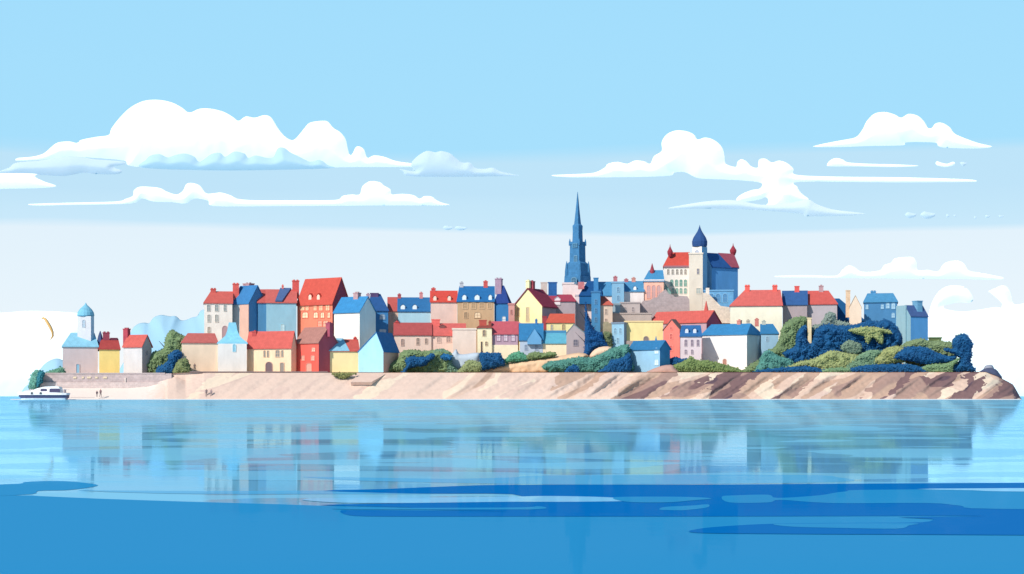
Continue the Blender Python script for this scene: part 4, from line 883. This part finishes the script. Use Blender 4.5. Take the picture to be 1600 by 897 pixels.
bwin(80, 96.5, 607.3, 613, Yb-1.42); bwin(66, 76, 607.6, 611.4, Yb-1.38)
for x in (53.5, 67.3): bwin(x-1.7, x+1.7, 612.6, 616, Yb-W-.2, '#4e5a60', 'porthole')
mb = MB()
for x in (100, 104.5): mb.lathe((bx(x), Yb-1.3), [(.04, bz(614)), (.04, bz(608.5))], 6)
mb.box(((bx(98)+bx(106))/2, Yb-1.3), (1,0), (0,1), bx(106)-bx(98), .07, bz(608.8), bz(608.2)); mb.box(((bx(98)+bx(106))/2, Yb+1.3), (1,0), (0,1), bx(106)-bx(98), .07, bz(608.8), bz(608.2))
mb.build('stern_rail', mat('#b9b9c4', 'trim'), bo)
mb = MB(); mb.box((bx(103.8), Yb-1.1), (1,0), (0,1), .42, .35, bz(614), bz(608.4), taper=.8); mb.build('engine_box', mat('#75666f', 'trim'), bo)
mb = MB(); mb.lathe((bx(88), Yb), [(.05, bz(604)), (.03, bz(598))], 6); mb.build('mast', mat('#d0d4da', 'trim'), bo)

# ================================================================== orange kite on the left
Yk = 460.; arc = [(64,499,.3),(67,496.5,1.6),(71,499,2.2),(75,505,2.6),(79,512,2.6),(82,519,2.2),(82.5,525,1.8),(80,529,1.0),(77,531.5,.15)]
V = []; sk = Yk/F
for i, (x, y, w) in enumerate(arc):
    p = Vector(at(x, y, Yk)); a0 = arc[max(0, i-1)]; a1 = arc[min(len(arc)-1, i+1)]
    t = Vector((a1[0]-a0[0], 0, -(a1[1]-a0[1]))).normalized(); nrm = Vector((-t.z, 0, t.x)); w *= sk*1.9
    V += [p-nrm*w*.5, p+Vector((0,-w*.9,0)), p+nrm*w*.5, p+Vector((0,w*.9,0))]
n = len(arc)
tag(mesh('kite', V, [(4*i+j, 4*i+(j+1)%4, 4*i+4+(j+1)%4, 4*i+4+j) for i in range(n-1) for j in range(4)] + [(0,1,2,3),(4*n-4,4*n-3,4*n-2,4*n-1)], mat('#f6c57c', 'trim'), smooth=True, origin=at(77, 531, Yk)),
    'thin orange crescent shaped kite flying in the white sky left of the pale church', 'kite')
# ================================================================== far hills, distance haze painted into the pale blue base colour
def hillmass(poly, Y, thick, col):
    P = smooth_poly(poly, 4); V, fs = blob(P, Y, thick*.3, 60, 2.5, 0., .05, 5, soft=True)
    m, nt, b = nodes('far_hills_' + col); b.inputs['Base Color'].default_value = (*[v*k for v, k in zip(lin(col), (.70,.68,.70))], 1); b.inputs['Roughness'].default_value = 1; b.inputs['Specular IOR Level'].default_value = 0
    o = mesh('hills', V, fs, m, smooth=True, recalc=True); weld(o, .3); o['kind'] = 'structure'
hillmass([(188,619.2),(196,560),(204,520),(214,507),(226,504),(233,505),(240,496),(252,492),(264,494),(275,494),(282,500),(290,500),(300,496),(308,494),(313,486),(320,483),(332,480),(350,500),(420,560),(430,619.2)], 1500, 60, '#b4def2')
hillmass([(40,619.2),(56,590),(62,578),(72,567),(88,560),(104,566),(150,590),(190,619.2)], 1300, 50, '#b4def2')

# ================================================================== clouds
def cloud_mat(name, col, em=0.):
    m, nt, b = nodes(name); b.inputs['Base Color'].default_value = (*[v*(1 if 'white' in name else k) for v, k in zip(lin(col), (.84,.78,.75))], 1); b.inputs['Roughness'].default_value = 1; b.inputs['Specular IOR Level'].default_value = 0
    b.inputs['Subsurface Weight'].default_value = .0
    return m
CW = cloud_mat('cloud_white', '#fbfbfb'); CP = cloud_mat('cloud_pale', '#dcedf9'); CB = cloud_mat('cloud_blue_shade', '#bfe3f7'); CG = cloud_mat('cloud_haze', '#cfe6f7')  # the blue one paints the cumulus shade as a separate cloud
def cloud(label, poly, Y, thick, m, cap=30, cell=2., sn=4, amp=.04):
    P = smooth_poly(poly, sn); cap = cap*2; thick = cap*Y/F*.22; V, fs = blob(P, Y, thick, cap, cell, amp, .035, int(P[0][0]), soft=True)
    o = mesh('cloud', V, fs, m, smooth=True, recalc=False, origin=(kx(P.mean(0)[0])*Y, Y, zof(P.mean(0)[1], Y)))
    return tag(o, label, 'cloud', 'clouds over the sea')
YC = 6000
cloud('largest white cumulus cloud, upper left', [(26,251),(28,247),(50,245),(68,240),(80,230),(90,223),(108,221),(122,224),(126,219),(150,214),(170,211),(174,201),(188,183),(204,168),(224,158),(246,156),(268,160),(284,168),(296,176),(312,170),(330,170),(350,175),(364,183),(373,189),(384,182),(398,184),(413,180),(424,184),(434,200),(446,214),(458,219),(468,210),(476,200),(484,192),(500,189),(512,190),(521,200),(532,207),(540,218),(544,235),(547,244),(552,238),(556,230),(562,229),(569,234),(574,247),(584,243),(600,245),(620,252),(650,256),(660,259),(652,261),(560,261),(500,262),(420,260),(330,260),(228,261),(200,258),(194,251),(150,247),(110,245),(60,250)], YC, 260, CW)
cloud('pale blue cloud as painted shade under the left cumulus', [(222,262),(228,250),(236,243),(250,241),(262,246),(275,242),(290,240),(304,245),(312,253),(330,241),(344,239),(352,245),(366,237),(382,240),(388,247),(400,243),(425,247),(434,232),(444,231),(454,238),(470,246),(485,253),(500,250),(512,258),(516,263),(400,266),(320,266)], YC-350, 80, CB, cap=14)
cloud('pale wispy cloud below the left end of the largest cumulus', [(0,268),(14,262),(26,254),(60,251),(110,244),(150,249),(190,252),(196,256),(176,261),(190,266),(184,272),(150,272),(130,270),(100,275),(60,273),(20,271)], YC-300, 60, CG, cap=10)
cloud('white cloud bar cut by the left edge of the picture', [(-40,276),(0,271),(40,271),(58,272),(54,276),(70,284),(88,291),(60,294),(0,295),(-40,296)], YC-500, 90, CW, cap=10)
cloud('long low white cloud with three humps, left of centre', [(44,319),(100,317),(180,315),(196,311),(208,306),(209,298),(218,292),(234,292),(250,294),(262,300),(276,304),(286,298),(291,288),(300,286),(312,290),(322,302),(334,302),(346,301),(362,306),(372,311),(400,313),(440,313),(500,313),(528,312),(536,306),(550,304),(562,304),(566,292),(574,285),(582,283),(594,285),(600,290),(610,296),(612,304),(628,303),(646,305),(656,311),(662,307),(674,307),(684,314),(700,319),(720,320),(700,321),(600,321),(440,322),(336,322),(326,314),(304,310),(290,318),(270,316),(240,315),(222,310),(204,318),(120,320),(60,321)], YC-900, 110, CW, cap=12)
cloud('pale hazy cloud with small puffs, centre left of the steeple', [(624,264),(650,268),(642,258),(650,246),(666,236),(680,238),(690,236),(704,240),(712,247),(722,254),(734,254),(742,262),(756,264),(770,262),(782,268),(800,272),(800,275),(650,276),(630,268)], YC-100, 70, CG, cap=10)
cloud('large white cumulus cloud, right of centre above the castle', [(860,274),(900,272),(928,270),(945,262),(950,256),(965,253),(980,256),(992,251),(1006,252),(1016,256),(1022,244),(1034,236),(1034,222),(1042,210),(1056,204),(1072,205),(1084,210),(1090,218),(1102,215),(1116,219),(1128,230),(1132,244),(1134,256),(1150,261),(1152,254),(1158,249),(1166,252),(1174,260),(1184,262),(1186,250),(1196,248),(1206,254),(1218,251),(1230,255),(1240,264),(1243,273),(1300,276),(1400,277),(1480,279),(1520,281),(1518,284),(1400,285),(1250,284),(1246,292),(1252,302),(1264,312),(1250,316),(1240,318),(1236,327),(1210,329),(1188,326),(1200,318),(1198,308),(1186,312),(1165,315),(1150,313),(1158,304),(1175,297),(1187,295),(1190,286),(1160,282),(1120,280),(1090,278),(1070,269),(1052,270),(1050,274),(1020,276),(960,277),(890,277)], YC-200, 200, CW, cap=24)
cloud('pale flat cloud trailing under the castle cumulus', [(1044,326),(1075,319),(1110,314),(1150,313),(1190,320),(1230,318),(1262,312),(1276,319),(1300,327),(1330,331),(1352,334),(1320,337),(1262,338),(1250,334),(1180,328),(1110,326)], YC-700, 60, CP, cap=8)
cloud('white cumulus cloud, upper right', [(1270,229),(1300,222),(1322,218),(1338,214),(1348,202),(1354,190),(1366,178),(1382,175),(1398,179),(1408,184),(1420,178),(1434,181),(1444,190),(1450,200),(1456,200),(1462,193),(1472,192),(1484,199),(1492,209),(1510,217),(1530,224),(1550,229),(1530,232),(1480,231),(1466,228),(1462,223),(1430,222),(1414,223),(1412,227),(1380,228),(1368,228),(1340,229),(1300,230)], YC, 160, CW, cap=20)
cloud('small flat white cloud under the upper right cumulus', [(1292,258),(1298,250),(1308,247),(1318,250),(1326,254),(1360,256),(1400,257),(1436,259),(1400,261),(1340,260),(1300,260)], YC-300, 50, CW, cap=6)
cloud('tiny curved white cloud, right of the small flat cloud', [(1462,256),(1464,252),(1470,254),(1480,256),(1488,253),(1492,254),(1490,258),(1478,261),(1466,259)], YC-300, 30, CW, cap=5, cell=1.2)
cloud('faint tiny puff at the far right of upper sky', [(1500,254),(1504,253),(1511,255),(1508,258),(1504,260)], YC-300, 16, CG, cap=4, cell=1.2)
cloud('low white cumulus cloud over the right hand roofs', [(1204,432),(1260,430),(1305,431),(1316,422),(1326,415),(1336,418),(1344,424),(1360,425),(1376,422),(1382,414),(1392,411),(1398,404),(1412,402),(1426,402),(1432,410),(1434,422),(1450,422),(1466,424),(1474,413),(1486,408),(1500,408),(1508,414),(1514,423),(1530,426),(1556,431),(1568,434),(1560,437),(1500,436),(1400,435),(1260,434)], YC-1200, 120, CW, cap=12)
for i, (x, y, rx, ry, lb) in enumerate([(700,356,8,3,'left'), (720,356.5,10,3,'right'), (1423,336,9,4,''), (1450,336,12,5,''), (1481,337,3,2.5,''), (1492,337,2,1.8,''), (1524,340,2,2,''), (1543,338,4,2,''), (1564,338,4,1.6,'')]):
    names = ['tiny pale puff left of a pair, low between left cloud and steeple', 'tiny pale puff right of a pair, low between left cloud and steeple', 'small pale puff, leftmost of the row at right', 'largest pale puff in the row of puffs at right', 'small round puff just right of the largest pale puff', 'very small dot of cloud right of the small round puff', 'very small dot of cloud third from the right end of the puff row', 'thin tiny puff second from the right end of the puff row', 'thin tiny puff at the right end of the puff row']
    P = [(x+rx*math.cos(t*math.pi/4+.3), y+ry*math.sin(t*math.pi/4+.3)*(1+.25*((t*7)%3-1))) for t in range(8)]
    cloud(names[i], P, YC-600, 16, CG, cap=4, cell=1.2)
# broad white banks low on the horizon
cloud('broad low white cloud bank behind the pale church', [(-120,618.9),(-120,492),(0,489),(40,486),(90,487),(126,491),(140,505),(146,560),(150,618.9)], 8000, 250, CW, cap=30, cell=3.)
cloud('broad low white cloud bank beyond the headland tip', [(1440,618.9),(1450,560),(1448,510),(1454,480),(1462,462),(1474,450),(1490,446),(1508,449),(1518,460),(1520,470),(1512,473),(1500,472),(1488,474),(1470,480),(1500,487),(1530,484),(1556,480),(1570,482),(1562,470),(1548,458),(1545,455),(1556,450),(1566,446),(1575,450),(1580,462),(1582,472),(1590,476),(1620,472),(1740,470),(1740,618.9)], 8000, 250, CW, cap=30, cell=3.)

# ================================================================== water
mw, nt, b = nodes('sea_water'); L = nt.links.new
def water_mat(name, near, far, gloss_near, gloss_far, y0=11.5, y1=14.5, tint='#cfe8fa'):
    m = bpy.data.materials.new(name); m.use_nodes = True; nt = m.node_tree; nt.nodes.clear(); L = nt.links.new
    out = nt.nodes.new('ShaderNodeOutputMaterial'); geo = N(nt, 'ShaderNodeNewGeometry'); sep = N(nt, 'ShaderNodeSeparateXYZ'); L(geo.outputs['Position'], sep.inputs[0])
    mp = N(nt, 'ShaderNodeMapping'); mp.inputs['Scale'].default_value = (.12, .5, 1); L(geo.outputs['Position'], mp.inputs[0])
    nz = N(nt, 'ShaderNodeTexNoise', i_Scale=1.0, i_Detail=3.0); L(mp.outputs[0], nz.inputs[0])
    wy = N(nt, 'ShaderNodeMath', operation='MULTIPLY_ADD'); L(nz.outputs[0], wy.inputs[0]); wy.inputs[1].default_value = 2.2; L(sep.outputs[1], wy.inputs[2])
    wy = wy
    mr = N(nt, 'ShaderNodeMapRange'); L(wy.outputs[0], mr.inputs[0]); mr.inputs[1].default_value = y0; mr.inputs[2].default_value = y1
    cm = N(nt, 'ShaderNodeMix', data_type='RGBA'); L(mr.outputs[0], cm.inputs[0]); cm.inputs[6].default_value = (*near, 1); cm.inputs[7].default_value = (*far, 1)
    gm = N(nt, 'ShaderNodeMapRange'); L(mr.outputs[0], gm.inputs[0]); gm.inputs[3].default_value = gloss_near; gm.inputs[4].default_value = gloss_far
    gl_in, col_in = gm.outputs[0], cm.outputs[2]
    if name == 'sea_water':
        # cat's paws: flat-edged patches where the breeze ruffles the calm water
        lg = N(nt, 'ShaderNodeMath', operation='LOGARITHM'); L(sep.outputs[1], lg.inputs[0]); lg.inputs[1].default_value = math.e
        cx = N(nt, 'ShaderNodeCombineXYZ'); sx = N(nt, 'ShaderNodeMath', operation='MULTIPLY'); L(sep.outputs[0], sx.inputs[0]); sx.inputs[1].default_value = .16
        sy = N(nt, 'ShaderNodeMath', operation='MULTIPLY'); L(lg.outputs[0], sy.inputs[0]); sy.inputs[1].default_value = 5.5
        L(sx.outputs[0], cx.inputs[0]); L(sy.outputs[0], cx.inputs[1])
        pn = N(nt, 'ShaderNodeTexNoise', i_Scale=1.0, i_Detail=2.0); L(cx.outputs[0], pn.inputs[0])
        pr_ = N(nt, 'ShaderNodeValToRGB'); L(pn.outputs[0], pr_.inputs[0]); ee = pr_.color_ramp.elements
        while len(ee) > 1: ee.remove(ee[-1])
        ee[0].position = 0.; ee[0].color = (.45,.45,.45,1)
        for p_, v_ in ((.41,.45), (.416,.95), (.50,.95), (.506,1.2), (.58,1.2), (.586,.6), (1.,.6)):
            q_ = ee.new(p_); q_.color = (v_, v_, v_, 1)
        gg = N(nt, 'ShaderNodeMath', operation='MULTIPLY'); L(gm.outputs[0], gg.inputs[0]); L(pr_.outputs[0], gg.inputs[1]); gl_in = gg.outputs[0]
    # ripples, long across the view
    m2 = N(nt, 'ShaderNodeMapping'); m2.inputs['Scale'].default_value = (.25, 1.0, 1); L(geo.outputs['Position'], m2.inputs[0])
    n2 = N(nt, 'ShaderNodeTexNoise', i_Scale=.8, i_Detail=5.0, i_Roughness=.6); L(m2.outputs[0], n2.inputs[0])
    bp = N(nt, 'ShaderNodeBump'); bp.inputs['Strength'].default_value = .022; bp.inputs['Distance'].default_value = .1; L(n2.outputs[0], bp.inputs['Height'])
    df = N(nt, 'ShaderNodeBsdfDiffuse'); L(col_in, df.inputs[0])
    gl = N(nt, 'ShaderNodeBsdfGlossy'); gl.inputs['Roughness'].default_value = .035; gl.inputs['Color'].default_value = (*lin(tint), 1); L(bp.outputs[0], gl.inputs['Normal'])
    ms = N(nt, 'ShaderNodeMixShader'); L(gl_in, ms.inputs[0]); L(df.outputs[0], ms.inputs[1]); L(gl.outputs[0], ms.inputs[2]); L(ms.outputs[0], out.inputs[0])
    return m
def sc3(h, k): return tuple(min(1, v*k) for v in lin(h))
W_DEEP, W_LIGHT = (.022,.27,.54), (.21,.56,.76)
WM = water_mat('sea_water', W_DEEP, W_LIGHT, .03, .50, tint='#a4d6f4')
bpy.data.materials.remove(mw)
R_ = 14000
V = [(-R_, -200, 0), (R_, -200, 0), (R_, 0, 0), (-R_, 0, 0), (R_, 30, 0), (-R_, 30, 0), (R_, 400, 0), (-R_, 400, 0), (R_, 2*R_, 0), (-R_, 2*R_, 0)]
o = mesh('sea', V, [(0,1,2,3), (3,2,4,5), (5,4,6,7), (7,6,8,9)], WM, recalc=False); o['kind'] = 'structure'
def patch(poly, k, m, sn=4):
    z = .0008*k; P = smooth_poly(poly, sn); V = []
    for x, y in P:
        Yp = (CH-z)*F/(y-HY); V.append((kx(x)*Yp, Yp, z))
    o = mesh('water_patch', V, [tuple(range(len(V)))], m, recalc=False); o['kind'] = 'structure'
    if o.data.polygons[0].normal.z < 0: o.data.flip_normals()
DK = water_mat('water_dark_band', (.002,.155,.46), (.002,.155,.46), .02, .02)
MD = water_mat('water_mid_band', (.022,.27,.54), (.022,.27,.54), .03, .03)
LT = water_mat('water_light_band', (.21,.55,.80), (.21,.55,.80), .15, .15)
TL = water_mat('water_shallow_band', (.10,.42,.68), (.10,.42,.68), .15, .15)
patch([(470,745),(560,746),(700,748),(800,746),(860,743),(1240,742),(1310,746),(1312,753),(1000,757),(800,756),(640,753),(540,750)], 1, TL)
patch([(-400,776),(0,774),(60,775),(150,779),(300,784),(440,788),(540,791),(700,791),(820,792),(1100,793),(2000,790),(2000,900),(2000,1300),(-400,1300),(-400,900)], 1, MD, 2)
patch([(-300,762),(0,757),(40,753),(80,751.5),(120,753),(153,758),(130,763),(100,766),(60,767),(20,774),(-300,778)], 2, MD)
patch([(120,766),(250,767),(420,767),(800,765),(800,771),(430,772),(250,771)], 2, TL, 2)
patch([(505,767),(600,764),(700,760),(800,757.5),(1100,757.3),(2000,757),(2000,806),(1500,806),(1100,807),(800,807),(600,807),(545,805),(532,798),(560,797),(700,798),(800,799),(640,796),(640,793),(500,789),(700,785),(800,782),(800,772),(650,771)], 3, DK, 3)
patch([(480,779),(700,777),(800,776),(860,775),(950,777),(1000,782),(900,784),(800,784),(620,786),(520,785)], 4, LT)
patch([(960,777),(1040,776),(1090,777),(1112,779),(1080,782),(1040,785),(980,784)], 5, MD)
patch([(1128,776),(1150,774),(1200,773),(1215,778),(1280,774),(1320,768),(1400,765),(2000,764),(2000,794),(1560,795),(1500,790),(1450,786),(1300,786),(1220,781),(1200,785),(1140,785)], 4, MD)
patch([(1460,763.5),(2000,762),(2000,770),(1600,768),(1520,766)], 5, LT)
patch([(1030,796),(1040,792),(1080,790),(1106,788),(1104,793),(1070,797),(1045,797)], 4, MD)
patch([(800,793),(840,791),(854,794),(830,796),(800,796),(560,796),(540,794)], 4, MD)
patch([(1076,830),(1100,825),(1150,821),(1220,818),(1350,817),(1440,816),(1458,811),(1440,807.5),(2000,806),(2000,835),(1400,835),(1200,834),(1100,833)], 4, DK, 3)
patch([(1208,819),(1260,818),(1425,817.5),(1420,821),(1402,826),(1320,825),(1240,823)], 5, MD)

# ================================================================== light and air
SUN_AZ, SUN_EL = rad(-40), rad(36)      # azimuth measured from the camera's back towards the left
S = Vector((math.sin(SUN_AZ)*math.cos(SUN_EL), -math.cos(SUN_AZ)*math.cos(SUN_EL), math.sin(SUN_EL)))
ld = bpy.data.lights.new('sun', 'SUN'); ld.energy = 4.4; ld.angle = rad(.5); ld.color = (1, .94, .85)
lo = bpy.data.objects.new('sun', ld); COL.objects.link(lo); lo.rotation_euler = S.to_track_quat('Z', 'Y').to_euler(); lo.location = (-200, -200, 300)
w = bpy.data.worlds.new('World'); sc.world = w; w.use_nodes = True; nt = w.node_tree; nt.nodes.clear(); L = nt.links.new
out = nt.nodes.new('ShaderNodeOutputWorld'); bg = nt.nodes.new('ShaderNodeBackground'); L(bg.outputs[0], out.inputs[0])
sky = N(nt, 'ShaderNodeTexSky', sky_type='NISHITA', sun_disc=False, sun_elevation=SUN_EL); sky.sun_rotation = math.atan2(S.x, S.y)
sky.air_density = 1.; sky.dust_density = .6; sky.ozone_density = 2.
tc = N(nt, 'ShaderNodeTexCoord'); sp = N(nt, 'ShaderNodeSeparateXYZ'); L(tc.outputs['Generated'], sp.inputs[0])
mp = N(nt, 'ShaderNodeMapping'); mp.inputs['Scale'].default_value = (2.2, 2.2, 30); L(tc.outputs['Generated'], mp.inputs[0])
nz = N(nt, 'ShaderNodeTexNoise', i_Scale=1.4, i_Detail=2.0); L(mp.outputs[0], nz.inputs[0])
ma = N(nt, 'ShaderNodeMath', operation='MULTIPLY_ADD'); L(nz.outputs[0], ma.inputs[0]); ma.inputs[1].default_value = .016; L(sp.outputs[2], ma.inputs[2])
cr = N(nt, 'ShaderNodeValToRGB'); L(ma.outputs[0], cr.inputs[0]); e = cr.color_ramp.elements
while len(e) > 1: e.remove(e[-1])
o_ = .008
def zz(py): t = (HY-py)/F; return t/math.sqrt(1+t*t) + o_
stops = [(0., '#fafdff'), (zz(590), '#f7fbfe'), (zz(500), '#e8f4fc'), (zz(364), '#e2f1fb'), (zz(361.5), '#c9e8fa'), (zz(332), '#c4e6f9'), (zz(305), '#bfe3f8'), (zz(244), '#bde3f8'), (zz(239), '#a6dffc'), (zz(0), '#a2ddfc')]
first = True
for p, h in stops:
    q = e[0] if first else e.new(p); q.position = p; q.color = (*lin(h), 1); first = False
q = e.new(.42); q.color = (.14,.31,.50,1); q = e.new(1.0); q.color = (.06,.16,.32,1)
ml = N(nt, 'ShaderNodeVectorMath', operation='SCALE'); L(sky.outputs[0], ml.inputs[0]); ml.inputs['Scale'].default_value = .08
mx = N(nt, 'ShaderNodeMix', data_type='RGBA'); mx.inputs[0].default_value = .96; L(ml.outputs[0], mx.inputs[6]); L(cr.outputs[0], mx.inputs[7]); L(mx.outputs[2], bg.inputs[0]); bg.inputs[1].default_value = 1.03

# ================================================================== camera
cd = bpy.data.cameras.new('camera'); co = bpy.data.objects.new('camera', cd); COL.objects.link(co)
cd.sensor_width = 36; cd.lens = 36*F/1600; cd.shift_y = (HY-448.5)/1600; cd.clip_start = .1; cd.clip_end = 60000
co.location = (0, 0, CH); co.rotation_euler = (rad(90), 0, 0); sc.camera = co
sc.view_settings.view_transform = 'Standard'; sc.view_settings.look = 'None'; sc.view_settings.exposure = 0; sc.view_settings.gamma = 1
sc.render.resolution_x = 1024; sc.render.resolution_y = 574
